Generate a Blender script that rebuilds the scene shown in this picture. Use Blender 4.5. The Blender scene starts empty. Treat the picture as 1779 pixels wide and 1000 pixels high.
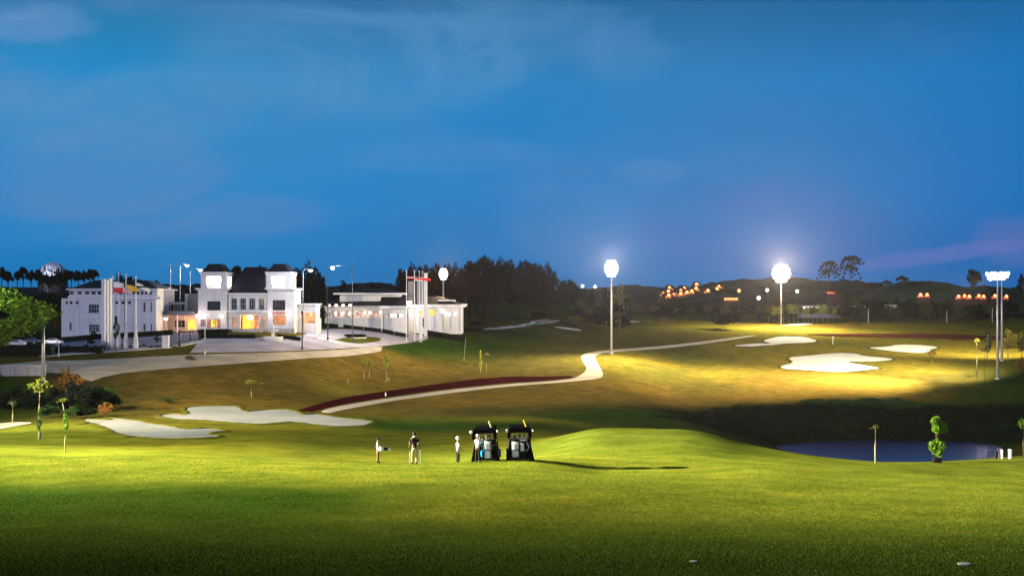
import bpy, bmesh, math, random
import numpy as np
from mathutils import Vector, Matrix, noise, geometry

random.seed(7); rng = np.random.default_rng(7)
R = math.radians
SC = bpy.context.scene
COL = SC.collection

# ------------------------------------------------------------------ camera
F = 2147.0; CX = 889.5; HOR = 525.0; CAMZ = 20.0      # focal length and horizon in photo pixels
cam_d = bpy.data.cameras.new('camera'); cam = bpy.data.objects.new('camera', cam_d); COL.objects.link(cam)
cam_d.sensor_width = 36; cam_d.lens = 36 * F / 1779
cam_d.shift_y = (HOR - 500) / 1779
cam_d.clip_end = 20000; cam_d.clip_start = 0.5
cam.location = (0, 0, CAMZ); cam.rotation_euler = (R(90), 0, 0)
SC.camera = cam

# ------------------------------------------------------------------ world
world = bpy.data.worlds.new('World'); SC.world = world; world.use_nodes = True
wt = world.node_tree; wn = wt.nodes; wl = wt.links
wn.clear()
def N(nt, t, **kw):
    n = nt.nodes.new(t)
    for k, v in kw.items(): setattr(n, k, v)
    return n
def mathn(nt, op, a, b=None, clamp=False):
    n = N(nt, 'ShaderNodeMath', operation=op, use_clamp=bool(clamp))
    for i, v in enumerate((a, b)):
        if v is None: continue
        if isinstance(v, (int, float)): n.inputs[i].default_value = v
        else: nt.links.new(v, n.inputs[i])
    return n.outputs[0]
def ramp(nt, fac, stops, interp='LINEAR'):
    n = N(nt, 'ShaderNodeValToRGB'); cr = n.color_ramp; cr.interpolation = interp
    while len(cr.elements) < len(stops): cr.elements.new(0.5)
    for e, (p, c) in zip(cr.elements, stops):
        e.position = p; e.color = (c[0], c[1], c[2], 1)
    nt.links.new(fac, n.inputs[0]); return n.outputs[0]
def mixc(nt, fac, a, b, mode='MIX'):
    n = N(nt, 'ShaderNodeMix', data_type='RGBA', blend_type=mode)
    for i, v in ((0, fac), (6, a), (7, b)):
        if isinstance(v, (int, float)): n.inputs[i].default_value = v
        elif isinstance(v, tuple): n.inputs[i].default_value = (v[0], v[1], v[2], 1)
        else: nt.links.new(v, n.inputs[i])
    return n.outputs[2]
tc = N(wt, 'ShaderNodeTexCoord')
sep = N(wt, 'ShaderNodeSeparateXYZ'); wl.new(tc.outputs['Generated'], sep.inputs[0])
elev = sep.outputs[2]
e01 = mathn(wt, 'MULTIPLY', elev, 2.6, True)
skyc = ramp(wt, e01, [(0.0, (0.012, 0.165, 0.440)), (0.07, (0.008, 0.190, 0.500)), (0.22, (0.007, 0.228, 0.560)),
                      (0.45, (0.010, 0.250, 0.565)), (0.62, (0.014, 0.160, 0.350)), (1.0, (0.010, 0.07, 0.18))])
# the east side is a deeper blue than the west, where the glow has gone
azf = mathn(wt, 'MULTIPLY_ADD', sep.outputs[0], 1.25); azf.node.inputs[2].default_value = 0.35; azf.node.use_clamp = True
deep = mixc(wt, 1.0, skyc, (0.42, 0.64, 0.84), 'MULTIPLY')
sky2 = mixc(wt, azf, skyc, deep)
# clouds: stretched soft noise, mauve
vx = mathn(wt, 'DIVIDE', sep.outputs[0], mathn(wt, 'ADD', mathn(wt, 'ABSOLUTE', sep.outputs[1]), 0.25))
vz = mathn(wt, 'DIVIDE', sep.outputs[2], mathn(wt, 'ADD', mathn(wt, 'ABSOLUTE', sep.outputs[1]), 0.25))
cmb = N(wt, 'ShaderNodeCombineXYZ'); wl.new(vx, cmb.inputs[0]); wl.new(mathn(wt, 'MULTIPLY', vz, 2.6), cmb.inputs[1])
def wnoise(scale, detail, rough, off, dist=0.0):
    mp = N(wt, 'ShaderNodeMapping'); mp.inputs[1].default_value = off; wl.new(cmb.outputs[0], mp.inputs[0])
    n = N(wt, 'ShaderNodeTexNoise'); wl.new(mp.outputs[0], n.inputs['Vector'])
    n.inputs['Scale'].default_value = scale; n.inputs['Detail'].default_value = detail
    n.inputs['Roughness'].default_value = rough; n.inputs['Distortion'].default_value = dist
    return n.outputs[0]
n1 = wnoise(2.2, 5, 0.45, (3.1, 1.2, 0.4), 0.3)
n2 = wnoise(5.5, 6, 0.55, (8.3, 4.9, 1.0), 0.6)
n3 = wnoise(9.0, 5, 0.5, (1.2, 0.3, 5.0), 0.2)
c1 = ramp(wt, n1, [(0.44, (0, 0, 0)), (0.68, (1, 1, 1))], 'EASE')
c2 = ramp(wt, n2, [(0.52, (0, 0, 0)), (0.72, (1, 1, 1))], 'EASE')
west = mathn(wt, 'MULTIPLY_ADD', sep.outputs[0], -1.5); west.node.inputs[2].default_value = 0.62; west.node.use_clamp = True
f1 = mathn(wt, 'MULTIPLY', mathn(wt, 'MULTIPLY', c1, west), 0.45)
f2 = mathn(wt, 'MULTIPLY', mathn(wt, 'MULTIPLY', c2, mathn(wt, 'ADD', mathn(wt, 'MULTIPLY', west, 0.8), 0.25)), 0.30)
sky3 = mixc(wt, f1, sky2, (0.075, 0.280, 0.560))
sky4 = mixc(wt, f2, sky3, (0.140, 0.245, 0.540))
sky5 = mixc(wt, mathn(wt, 'MULTIPLY', mathn(wt, 'SUBTRACT', n3, 0.5), 0.35, True), sky4, (0.03, 0.10, 0.33))
ysafe = mathn(wt, 'MAXIMUM', sep.outputs[1], 0.05)
tx = mathn(wt, 'DIVIDE', sep.outputs[0], ysafe); tz = mathn(wt, 'DIVIDE', sep.outputs[2], ysafe)
n4 = wnoise(4.2, 9, 0.60, (0.7, 2.9, 2.0), 1.2)
n4r = ramp(wt, n4, [(0.30, (0.12, 0.12, 0.12)), (0.62, (1, 1, 1))], 'EASE')
def cloud(px, py, rx, ry, k, colr, slant=0.0):
    global sky5
    dx = mathn(wt, 'MULTIPLY', mathn(wt, 'SUBTRACT', tx, (px - CX) / F), F / rx)
    zz_ = mathn(wt, 'ADD', tz, mathn(wt, 'MULTIPLY', mathn(wt, 'SUBTRACT', tx, (px - CX) / F), -slant))
    dz = mathn(wt, 'MULTIPLY', mathn(wt, 'SUBTRACT', zz_, (HOR - py) / F), F / ry)
    r2 = mathn(wt, 'ADD', mathn(wt, 'MULTIPLY', dx, dx), mathn(wt, 'MULTIPLY', dz, dz))
    m = mathn(wt, 'SUBTRACT', 1.0, mathn(wt, 'ADD', r2, mathn(wt, 'MULTIPLY', mathn(wt, 'SUBTRACT', n4, 0.5), 4.2)), True)
    m = ramp(wt, m, [(0.0, (0, 0, 0)), (0.8, (1, 1, 1))], 'EASE')
    sky5 = mixc(wt, mathn(wt, 'MULTIPLY', mathn(wt, 'MULTIPLY', m, n4r), k), sky5, colr)
cloud(640, 90, 360, 120, 0.70, (0.10, 0.29, 0.56)); cloud(900, 60, 220, 100, 0.35, (0.09, 0.28, 0.55))
cloud(170, 190, 280, 90, 0.55, (0.11, 0.29, 0.57)); cloud(190, 330, 230, 130, 0.42, (0.16, 0.23, 0.53)); cloud(440, 370, 190, 55, 0.30, (0.14, 0.23, 0.54))
cloud(50, 40, 130, 40, 0.55, (0.17, 0.32, 0.62)); cloud(760, 272, 260, 34, 0.35, (0.08, 0.27, 0.56), 0.03); cloud(1135, 296, 75, 26, 0.35, (0.11, 0.25, 0.56))
cloud(1080, 75, 100, 70, 0.35, (0.09, 0.27, 0.56)); cloud(1640, 442, 280, 20, 0.75, (0.11, 0.17, 0.50), 0.13); cloud(1350, 400, 300, 110, 0.40, (0.06, 0.12, 0.44)); cloud(1760, 420, 90, 60, 0.5, (0.13, 0.16, 0.46))
bg = N(wt, 'ShaderNodeBackground'); wl.new(sky5, bg.inputs[0]); bg.inputs[1].default_value = 1.0
wo = N(wt, 'ShaderNodeOutputWorld'); wl.new(bg.outputs[0], wo.inputs[0])

# ------------------------------------------------------------------ afterglow (the only sun)
sd = bpy.data.lights.new('afterglow', 'SUN'); so = bpy.data.objects.new('afterglow', sd); COL.objects.link(so)
sd.energy = 1.15; sd.angle = R(14); sd.color = (0.86, 0.80, 1.0)
_el, _az = R(7), R(-28)      # from behind the camera and to its left
so.rotation_euler = Vector((-math.sin(_az) * -1, -math.cos(_az), 0)).to_track_quat('Z', 'Y').to_euler()
dirv = Vector((math.sin(_az) * math.cos(_el), -math.cos(_az) * math.cos(_el), math.sin(_el)))
so.rotation_euler = dirv.to_track_quat('Z', 'Y').to_euler()

SC.view_settings.view_transform = 'Standard'; SC.view_settings.look = 'None'
SC.view_settings.gamma = 1; SC.view_settings.use_curve_mapping = False; SC.view_settings.exposure = 0.0
SC.cycles.volume_bounces = 0; SC.cycles.max_bounces = 5; SC.cycles.diffuse_bounces = 2
SC.cycles.sample_clamp_indirect = 3.0

# ------------------------------------------------------------------ tagging and mesh helpers
def tag(o, label=None, cat=None, group=None, kind=None):
    if label: o['label'] = label
    if cat: o['category'] = cat
    if group: o['group'] = group
    if kind: o['kind'] = kind
    return o
def empty(name, loc, rz=0.0, label=None, cat=None, group=None):
    o = bpy.data.objects.new(name, None); COL.objects.link(o); o.location = loc; o.rotation_euler = (0, 0, rz)
    o.empty_display_size = 0.3
    return tag(o, label, cat, group)
def mesh_obj(name, me, m, parent=None, loc=None):
    o = bpy.data.objects.new(name, me); COL.objects.link(o)
    if m is not None and len(me.materials) == 0: me.materials.append(m)
    if parent: o.parent = parent
    if loc is not None: o.location = loc
    return o
def children(o): return [c for c in bpy.data.objects if c.parent == o]
def copy_tree(o, kids, parent=None):
    c = o.copy(); COL.objects.link(c); c.parent = parent
    for k, sub in kids: copy_tree(k, sub, c)
    return c
def kid_tree(o): return [(c, kid_tree(c)) for c in children(o)]

class MB:
    def __init__(s): s.v = []; s.f = []
    def box(s, x0, y0, z0, x1, y1, z1):
        b = len(s.v)
        s.v += [(x0, y0, z0), (x1, y0, z0), (x1, y1, z0), (x0, y1, z0), (x0, y0, z1), (x1, y0, z1), (x1, y1, z1), (x0, y1, z1)]
        s.f += [(b, b+3, b+2, b+1), (b+4, b+5, b+6, b+7), (b, b+1, b+5, b+4), (b+1, b+2, b+6, b+5), (b+2, b+3, b+7, b+6), (b+3, b, b+4, b+7)]
        return s
    def hull(s, lo, hi):          # lo, hi: rings of equal count
        b = len(s.v); n = len(lo)
        s.v += list(lo) + list(hi)
        s.f.append(tuple(b + i for i in reversed(range(n)))); s.f.append(tuple(b + n + i for i in range(n)))
        for i in range(n):
            j = (i + 1) % n; s.f.append((b+i, b+j, b+n+j, b+n+i))
        return s
    def frustum(s, x0, y0, x1, y1, z0, z1, ix, iy):
        return s.hull([(x0, y0, z0), (x1, y0, z0), (x1, y1, z0), (x0, y1, z0)],
                      [(x0+ix, y0+iy, z1), (x1-ix, y0+iy, z1), (x1-ix, y1-iy, z1), (x0+ix, y1-iy, z1)])
    def tube(s, pts, rad, n=8, cap=True):
        b0 = len(s.v); pts = [Vector(p) for p in pts]; k = len(pts)
        if not hasattr(rad, '__len__'): rad = [rad] * k
        for i, p in enumerate(pts):
            d = (pts[min(i+1, k-1)] - pts[max(i-1, 0)]).normalized()
            q = d.to_track_quat('Z', 'Y')
            for j in range(n):
                a = 2 * math.pi * j / n
                s.v.append(tuple(p + q @ Vector((math.cos(a) * rad[i], math.sin(a) * rad[i], 0))))
        for i in range(k - 1):
            for j in range(n):
                j2 = (j + 1) % n
                s.f.append((b0+i*n+j, b0+i*n+j2, b0+(i+1)*n+j2, b0+(i+1)*n+j))
        if cap:
            s.f.append(tuple(b0 + j for j in reversed(range(n)))); s.f.append(tuple(b0+(k-1)*n + j for j in range(n)))
        return s
    def lathe(s, prof, n=16, c=(0, 0, 0)):
        b0 = len(s.v)
        for r, z in prof:
            for j in range(n):
                a = 2 * math.pi * j / n; s.v.append((c[0] + r * math.cos(a), c[1] + r * math.sin(a), c[2] + z))
        for i in range(len(prof) - 1):
            for j in range(n):
                j2 = (j + 1) % n; s.f.append((b0+i*n+j, b0+i*n+j2, b0+(i+1)*n+j2, b0+(i+1)*n+j))
        s.f.append(tuple(b0 + j for j in reversed(range(n)))); s.f.append(tuple(b0+(len(prof)-1)*n + j for j in range(n)))
        return s
    def ball(s, c, rx, ry=None, rz=None, n=12, m=8):
        ry = ry or rx; rz = rz or rx; b0 = len(s.v)
        for i in range(m + 1):
            t = math.pi * i / m
            rr = max(math.sin(t), 0.02)
            for j in range(n):
                a = 2 * math.pi * j / n
                s.v.append((c[0] + rx*rr*math.cos(a), c[1] + ry*rr*math.sin(a), c[2] - rz*math.cos(t)))
        for i in range(m):
            for j in range(n):
                j2 = (j + 1) % n; s.f.append((b0+i*n+j, b0+i*n+j2, b0+(i+1)*n+j2, b0+(i+1)*n+j))
        return s
    def mesh(s, name='m', smooth=False):
        me = bpy.data.meshes.new(name); me.from_pydata(s.v, [], s.f); me.validate(); me.update()
        if smooth: me.polygons.foreach_set('use_smooth', [True] * len(me.polygons))
        return me
    def build(s, name, m, parent=None, loc=None, smooth=False, bevel=0.0):
        me = s.mesh(name, smooth)
        if bevel:
            bm = bmesh.new(); bm.from_mesh(me)
            bmesh.ops.bevel(bm, geom=[e for e in bm.edges if e.is_manifold and e.calc_face_angle(0) > 0.5], offset=bevel, segments=2, affect='EDGES', profile=0.6)
            bm.to_mesh(me); bm.free()
        return mesh_obj(name, me, m, parent, loc)

# ------------------------------------------------------------------ materials
MATS = {}
def principled(name):
    m = bpy.data.materials.new(name); m.use_nodes = True
    return m, m.node_tree, m.node_tree.nodes['Principled BSDF']
def mat(name, col, rough=0.7, metal=0.0, var=0.15, scale=2.0, bump=0.0, bscale=None, emit=None, es=0.0, sample=False, stain=0.0):
    if name in MATS: return MATS[name]
    m, nt, p = principled(name)
    tcn = N(nt, 'ShaderNodeTexCoord')
    nz = N(nt, 'ShaderNodeTexNoise'); nt.links.new(tcn.outputs['Object'], nz.inputs['Vector'])
    nz.inputs['Scale'].default_value = scale; nz.inputs['Detail'].default_value = 5; nz.inputs['Roughness'].default_value = 0.62
    lo = tuple(c * (1 - var) for c in col); hi = tuple(min(c * (1 + var), 1) for c in col)
    c = ramp(nt, nz.outputs[0], [(0.3, lo), (0.7, hi)])
    if stain:
        mp = N(nt, 'ShaderNodeMapping'); mp.inputs[3].default_value = (1.3, 1.3, 0.12); nt.links.new(tcn.outputs['Object'], mp.inputs[0])
        ns = N(nt, 'ShaderNodeTexNoise'); nt.links.new(mp.outputs[0], ns.inputs['Vector']); ns.inputs['Scale'].default_value = 1.6; ns.inputs['Detail'].default_value = 6
        s_ = ramp(nt, ns.outputs[0], [(0.48, (1, 1, 1)), (0.75, (1 - stain,) * 3)])
        c = mixc(nt, 1.0, c, s_, 'MULTIPLY')
    nt.links.new(c, p.inputs['Base Color'])
    p.inputs['Roughness'].default_value = rough; p.inputs['Metallic'].default_value = metal
    if bump:
        nb = N(nt, 'ShaderNodeTexNoise'); nt.links.new(tcn.outputs['Object'], nb.inputs['Vector'])
        nb.inputs['Scale'].default_value = bscale or scale * 6; nb.inputs['Detail'].default_value = 4
        b = N(nt, 'ShaderNodeBump'); b.inputs['Strength'].default_value = bump; b.inputs['Distance'].default_value = 0.05
        nt.links.new(nb.outputs[0], b.inputs['Height']); nt.links.new(b.outputs[0], p.inputs['Normal'])
    if emit:
        p.inputs['Emission Color'].default_value = (*emit, 1); p.inputs['Emission Strength'].default_value = es
        if not sample: m.cycles.emission_sampling = 'NONE'
    if rough >= 0.55: p.inputs['Specular IOR Level'].default_value = 0.2
    MATS[name] = m; return m
def glow_window(name, col, es, scale=1.2, lo=0.35):
    """a lit interior seen through glass: brightness varies with what stands in the room"""
    m, nt, p = principled(name)
    tcn = N(nt, 'ShaderNodeTexCoord')
    mp = N(nt, 'ShaderNodeMapping'); nt.links.new(tcn.outputs['Object'], mp.inputs[0])
    mp.inputs[3].default_value = (1, 1, 0.7)
    vz_ = N(nt, 'ShaderNodeTexVoronoi'); nt.links.new(mp.outputs[0], vz_.inputs['Vector']); vz_.inputs['Scale'].default_value = scale
    nz = N(nt, 'ShaderNodeTexNoise'); nt.links.new(mp.outputs[0], nz.inputs['Vector']); nz.inputs['Scale'].default_value = scale * 1.7; nz.inputs['Detail'].default_value = 4
    bw = N(nt, 'ShaderNodeSeparateColor'); nt.links.new(vz_.outputs['Color'], bw.inputs[0])
    f = mathn(nt, 'MULTIPLY_ADD', mathn(nt, 'MULTIPLY', bw.outputs[0], nz.outputs[0]), 1.8, None); f.node.inputs[2].default_value = lo
    nt.links.new(mathn(nt, 'MULTIPLY', f, es), p.inputs['Emission Strength'])
    p.inputs['Emission Color'].default_value = (*col, 1); p.inputs['Base Color'].default_value = (0.1, 0.08, 0.06, 1); p.inputs['Roughness'].default_value = 0.15
    m.cycles.emission_sampling = 'NONE'
    MATS[name] = m; return m
def leafmat(name, c0, c1, trans=0.25, rough=0.6):
    m, nt, p = principled(name)
    g = N(nt, 'ShaderNodeNewGeometry'); oi = N(nt, 'ShaderNodeObjectInfo')
    tcn = N(nt, 'ShaderNodeTexCoord'); nz = N(nt, 'ShaderNodeTexNoise'); nt.links.new(tcn.outputs['Object'], nz.inputs['Vector'])
    nz.inputs['Scale'].default_value = 0.8; nz.inputs['Detail'].default_value = 3
    f = mathn(nt, 'ADD', mathn(nt, 'MULTIPLY', g.outputs['Random Per Island'], 0.55), mathn(nt, 'MULTIPLY', nz.outputs[0], 0.5))
    c = ramp(nt, f, [(0.15, c0), (0.85, c1)])
    c = mixc(nt, 1.0, c, ramp(nt, oi.outputs['Random'], [(0, (0.72, 0.78, 0.72)), (1, (1.2, 1.1, 1.0))]), 'MULTIPLY')
    nt.links.new(c, p.inputs['Base Color']); p.inputs['Roughness'].default_value = rough; p.inputs['Specular IOR Level'].default_value = 0.0
    tr = N(nt, 'ShaderNodeBsdfTranslucent'); nt.links.new(c, tr.inputs[0])
    mx = N(nt, 'ShaderNodeMixShader'); mx.inputs[0].default_value = trans
    nt.links.new(p.outputs[0], mx.inputs[1]); nt.links.new(tr.outputs[0], mx.inputs[2])
    nt.links.new(mx.outputs[0], nt.nodes['Material Output'].inputs[0])
    MATS[name] = m; return m

M_white = mat('white_render', (0.62, 0.61, 0.635), 0.75, var=0.06, scale=0.5, bump=0.15, bscale=8, stain=0.22)
M_trim = mat('white_trim', (0.72, 0.71, 0.73), 0.6, var=0.04, scale=1.0, stain=0.1)
M_grey = mat('grey_cladding', (0.20, 0.20, 0.22), 0.7, var=0.1, scale=1.5)
M_roof = mat('dark_roof_tiles', (0.009, 0.009, 0.016), 0.6, var=0.35, scale=3.0, bump=0.6, bscale=9)
M_glass = mat('dark_glass', (0.015, 0.018, 0.025), 0.08, var=0.3, scale=0.6)
M_frame = mat('window_frame_paint', (0.55, 0.55, 0.55), 0.5, var=0.05)
M_dframe = mat('dark_frame_paint', (0.03, 0.03, 0.035), 0.5, var=0.1)
M_panel = mat('rose_panel', (0.42, 0.19, 0.17), 0.6, var=0.12, scale=3)
M_steel = mat('galvanised_steel', (0.46, 0.46, 0.48), 0.45, metal=0.35, var=0.1, scale=3)
M_dark = mat('dark_painted_steel', (0.02, 0.02, 0.022), 0.5, var=0.2)
M_black = mat('black_plastic', (0.004, 0.004, 0.005), 0.55, var=0.3, scale=5)
M_matt = mat('matt_black_vinyl', (0.004, 0.004, 0.005), 1.0)
M_matt.node_tree.nodes['Principled BSDF'].inputs['Specular IOR Level'].default_value = 0.0
M_wood = mat('bark', (0.075, 0.052, 0.036), 0.9, var=0.35, scale=3, bump=0.5)
M_pale_bark = mat('pale_bark', (0.30, 0.27, 0.16), 0.85, var=0.25, scale=4, bump=0.3)
M_conc = mat('concrete', (0.38, 0.36, 0.34), 0.85, var=0.12, scale=1.2, bump=0.3, stain=0.2)
M_lamp_w = mat('lamp_lens_white', (0.9, 0.9, 0.9), 0.3, emit=(1.0, 0.95, 0.88), es=7)
M_lamp_s = mat('street_lamp_lens', (0.9, 0.9, 0.9), 0.3, emit=(0.9, 0.98, 1.0), es=6)
M_lamp_o = mat('orange_lamp_lens', (0.9, 0.6, 0.4), 0.3, emit=(1.0, 0.24, 0.05), es=4.5)
M_lamp_g = mat('globe_lamp_glass', (0.9, 0.9, 0.9), 0.3, emit=(1.0, 0.86, 0.74), es=4)
W_yel = glow_window('lit_room_yellow', (1.0, 0.60, 0.05), 1.5, 0.7, 0.5)
W_org = glow_window('lit_room_orange', (1.0, 0.33, 0.07), 1.0, 1.2, 0.25)
W_pink = glow_window('lit_room_pink', (1.0, 0.62, 0.50), 1.1, 1.6, 0.10)
W_whi = glow_window('lit_room_white', (1.0, 0.92, 0.75), 2.6, 0.8, 0.5)
W_red = glow_window('lit_front_red', (1.0, 0.13, 0.05), 1.5, 0.5, 0.2)
L_dark = leafmat('dark_foliage', (0.003, 0.005, 0.007), (0.010, 0.016, 0.012), 0.08)
L_mid = leafmat('mid_foliage', (0.012, 0.034, 0.012), (0.04, 0.085, 0.028), 0.2)
L_green = leafmat('bright_foliage', (0.045, 0.11, 0.012), (0.14, 0.26, 0.03), 0.3)
L_lime = leafmat('lime_foliage', (0.10, 0.15, 0.025), (0.24, 0.28, 0.05), 0.3)
L_pale = leafmat('pale_lime_foliage', (0.26, 0.29, 0.035), (0.48, 0.50, 0.09), 0.35)  # copy of the lime leaves with extra light put into the colour
L_brown = leafmat('dry_foliage', (0.09, 0.045, 0.015), (0.20, 0.11, 0.035), 0.15)
L_olive = leafmat('olive_foliage', (0.05, 0.06, 0.015), (0.13, 0.12, 0.035), 0.2)

# ------------------------------------------------------------------ the terrain
COMMON = [(-120, 4.0), (0, 4.3), (12, 4.7)]
def P(*a): return [(d, (py - HOR) / F * d) for d, py in a]
TAILR = [(600, 553), (750, 541), (1200, 533), (3000, 527), (7000, 525.6)]
POND_Z = CAMZ - 25.1
cols = {
 -3800: P((25,1000),(45,850),(67,780),(90,770),(130,750),(170,720),(200,690),(230,650),(270,615),(350,585),(500,560),(700,545),(1200,535),(7000,526)),
 -600: P((25,1000),(45,850),(67,782),(90,770),(130,750),(170,720),(200,690),(230,650),(270,615),(350,585),(500,560),(700,545),(1200,535),(7000,526)),
 0: P((25,1000),(45,862),(60,808),(67,797),(90,782),(120,762),(150,744),(168,733),(180,705),(198,664),(214,652),(240,622),(280,600),(350,585),(500,562),(700,545),(1200,535),(7000,526)),
 110: P((25,1000),(45,858),(60,806),(67,795),(75,796),(90,786),(120,762),(140,744),(160,731),(175,714),(195,682),(212,652),(228,636),(242,622),(252,610),(280,598),(340,582),(500,560),(700,545),(1200,535),(7000,526)),
 200: P((25,1000),(45,855),(60,806),(67,793),(75,796),(90,785),(130,757),(150,738),(175,714),(195,690),(212,658),(226,640),(240,625),(250,612),(262,600),(285,590),(330,576),(450,555),(700,540),(1200,533),(7000,526)),
 450: P((25,1000),(45,850),(60,806),(67,797),(75,802),(90,790),(130,755),(160,733),(185,708),(212,682),(235,645),(246,630),(256,620),(266,610),(277,600),(291,587),(306,575),(340,562),(450,548),(700,538),(1200,532),(7000,526)),
 640: P((25,1000),(45,848),(60,810),(67,804),(75,810),(90,799),(130,763),(165,735),(195,712),(230,693),(262,665),(283,637),(294,618),(304,606),(314,594),(326,583),(342,573),(370,566),(480,552),(700,538),(1200,530),(7000,526)),
 720: P((25,1000),(45,846),(60,811),(67,806),(75,812),(90,800),(130,765),(170,735),(200,712),(235,690),(270,664),(300,634),(318,610),(333,594),(348,579),(372,570),(430,562),(520,548),(700,532),(1200,528),(7000,526)),
 900: P((25,1000),(45,846),(60,811),(67,798),(75,801),(90,790),(130,757),(160,740),(200,716),(250,682),(290,652),(325,625),(350,603),(375,585),(400,571),(430,558),(470,540),(520,520),(620,508),(900,512),(7000,526)),
 1060: P((25,1000),(45,850),(67,812),(90,768),(110,743),(125,757),(150,761),(175,744),(200,724),(225,703),(250,680),(290,650),(340,614),(400,588),(460,568),(520,557),(600,548),(750,539),(1000,532),(7000,526)),
 1180: P((25,1000),(45,855),(67,812),(90,768),(110,745),(125,765),(150,778),(180,760),(212,722),(240,702),(270,683),(300,658),(340,628),(400,595),(460,572),(520,558),(600,550),(750,540),(1000,532),(7000,526)),
 1330: P((25,1000),(45,862),(62,818),(85,792),(110,777),(130,795),(150,808),(200,777),(222,765),(238,708),(270,687),(300,663),(340,632),(400,601),(440,586),(520,561)) + P(*TAILR),
 1440: P((25,1000),(45,866),(62,824),(85,803),(113,795),(130,812)) + [(150, 25.0), (170, 27), (212, 27), (225, 25.0)] + P((239,701),(270,685),(300,662),(340,632),(400,602),(440,588),(520,562)) + P(*TAILR),
 1560: P((25,1000),(45,870),(62,828),(85,811),(115,803),(131,818)) + [(150, 25.0), (170, 27), (212, 27), (225, 25.0)] + P((239,706),(270,690),(300,664),(340,634),(400,603),(440,589),(520,562)) + P(*TAILR),
 1690: P((25,1000),(45,873),(62,828),(75,830),(90,815),(117,798),(133,815)) + [(152, 24.8), (172, 26.6), (210, 26.6), (223, 25.0)] + P((239,708),(270,690),(300,660),(340,634),(400,603),(440,589),(520,562)) + P(*TAILR),
 1800: P((25,1000),(45,875),(62,829),(75,832),(90,818),(117,791),(140,802),(180,785),(215,758),(239,704),(270,686),(300,656),(340,630),(400,602),(440,589),(520,562)) + P(*TAILR),
 2400: P((25,1000),(45,875),(67,840),(117,800),(160,780),(240,705),(300,655),(400,600),(520,565)) + P(*TAILR),
 5600: P((25,1000),(45,875),(67,840),(117,800),(160,780),(240,705),(300,655),(400,600),(520,565)) + P(*TAILR),
}
def pchip(xs, ys, q):
    xs = np.array(xs, float); ys = np.array(ys, float); h = np.diff(xs); dl = np.diff(ys) / h
    m = np.zeros(len(xs)); m[0] = dl[0]; m[-1] = dl[-1]
    for i in range(1, len(xs) - 1):
        if dl[i-1] * dl[i] > 0:
            w1 = 2*h[i] + h[i-1]; w2 = h[i] + 2*h[i-1]; m[i] = (w1 + w2) / (w1 / dl[i-1] + w2 / dl[i])
    i = np.clip(np.searchsorted(xs, q) - 1, 0, len(xs) - 2); t = (q - xs[i]) / h[i]
    return (2*t**3-3*t**2+1)*ys[i] + (t**3-2*t**2+t)*h[i]*m[i] + (-2*t**3+3*t**2)*ys[i+1] + (t**3-t**2)*h[i]*m[i+1]
Dg = [-120, -80, -50, -30, -15, -5, 3, 8, 12]
while Dg[-1] < 7000: Dg.append(Dg[-1] * (1.0085 if 40 < Dg[-1] < 620 else 1.03))
Dg = np.array(Dg)
Ug = np.concatenate([np.arange(-3800, -600, 160), np.arange(-600, -60, 30), np.arange(-60, 1840, 7), np.arange(1850, 2500, 30), np.arange(2500, 5700, 160)]).astype(float)
cp = sorted(cols)
Zc = np.array([CAMZ - pchip([d for d, _ in COMMON + cols[c]], [z for _, z in COMMON + cols[c]], Dg) for c in cp])
Zg = np.zeros((len(Ug), len(Dg)))
for k in range(len(Dg)): Zg[:, k] = pchip(cp, Zc[:, k], Ug)
def Wd(D): return np.maximum(D, 30.0)
# natural undulation
UU, DD = np.meshgrid(Ug, Dg, indexing='ij')
XX = (UU - CX) / F * Wd(DD); YY = DD
for i in range(len(Ug)):
    for k in range(len(Dg)):
        d = Dg[k]
        if 20 < d < 1500:
            x = XX[i, k]
            a = 0.055 if d < 62 else (0.03 if d < 125 else 0.10)
            Zg[i, k] += a * (noise.noise(Vector((x / 7, d / 9, 0))) + 0.9 * noise.noise(Vector((x / 23, d / 26, 3.3)))) + (0.018 * noise.noise(Vector((x / 2.2, d / 2.2, 7))) if d < 120 else 0)
def uD(x, y): return CX + F * x / max(y, 30.0), y
def zt(x, y):
    u, d = uD(x, y)
    i = int(np.clip(np.searchsorted(Ug, u) - 1, 0, len(Ug) - 2)); k = int(np.clip(np.searchsorted(Dg, d) - 1, 0, len(Dg) - 2))
    a = min(max((u - Ug[i]) / (Ug[i+1] - Ug[i]), 0), 1); b = min(max((d - Dg[k]) / (Dg[k+1] - Dg[k]), 0), 1)
    return float((1-a)*(1-b)*Zg[i, k] + a*(1-b)*Zg[i+1, k] + (1-a)*b*Zg[i, k+1] + a*b*Zg[i+1, k+1])
def hitD(px, py, dmin=20.0):
    x0 = (px - CX) / F; s = (py - HOR) / F; prev = None
    for d in Dg:
        if d < dmin: continue
        g = zt(x0 * d, d) - (CAMZ - s * d)
        if g >= 0:
            if prev is None: return d
            d0, g0 = prev; return d0 + (d - d0) * (-g0) / (g - g0)
        prev = (d, g)
    return float(Dg[-1])
def at(px, py, dmin=20.0):        # the ground point seen at a photo pixel
    d = hitD(px, py, dmin); x = (px - CX) / F * d
    return Vector((x, d, zt(x, d)))
def on(px, D):                    # ground point at a bearing and distance
    x = (px - CX) / F * D; return Vector((x, D, zt(x, D)))

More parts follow.
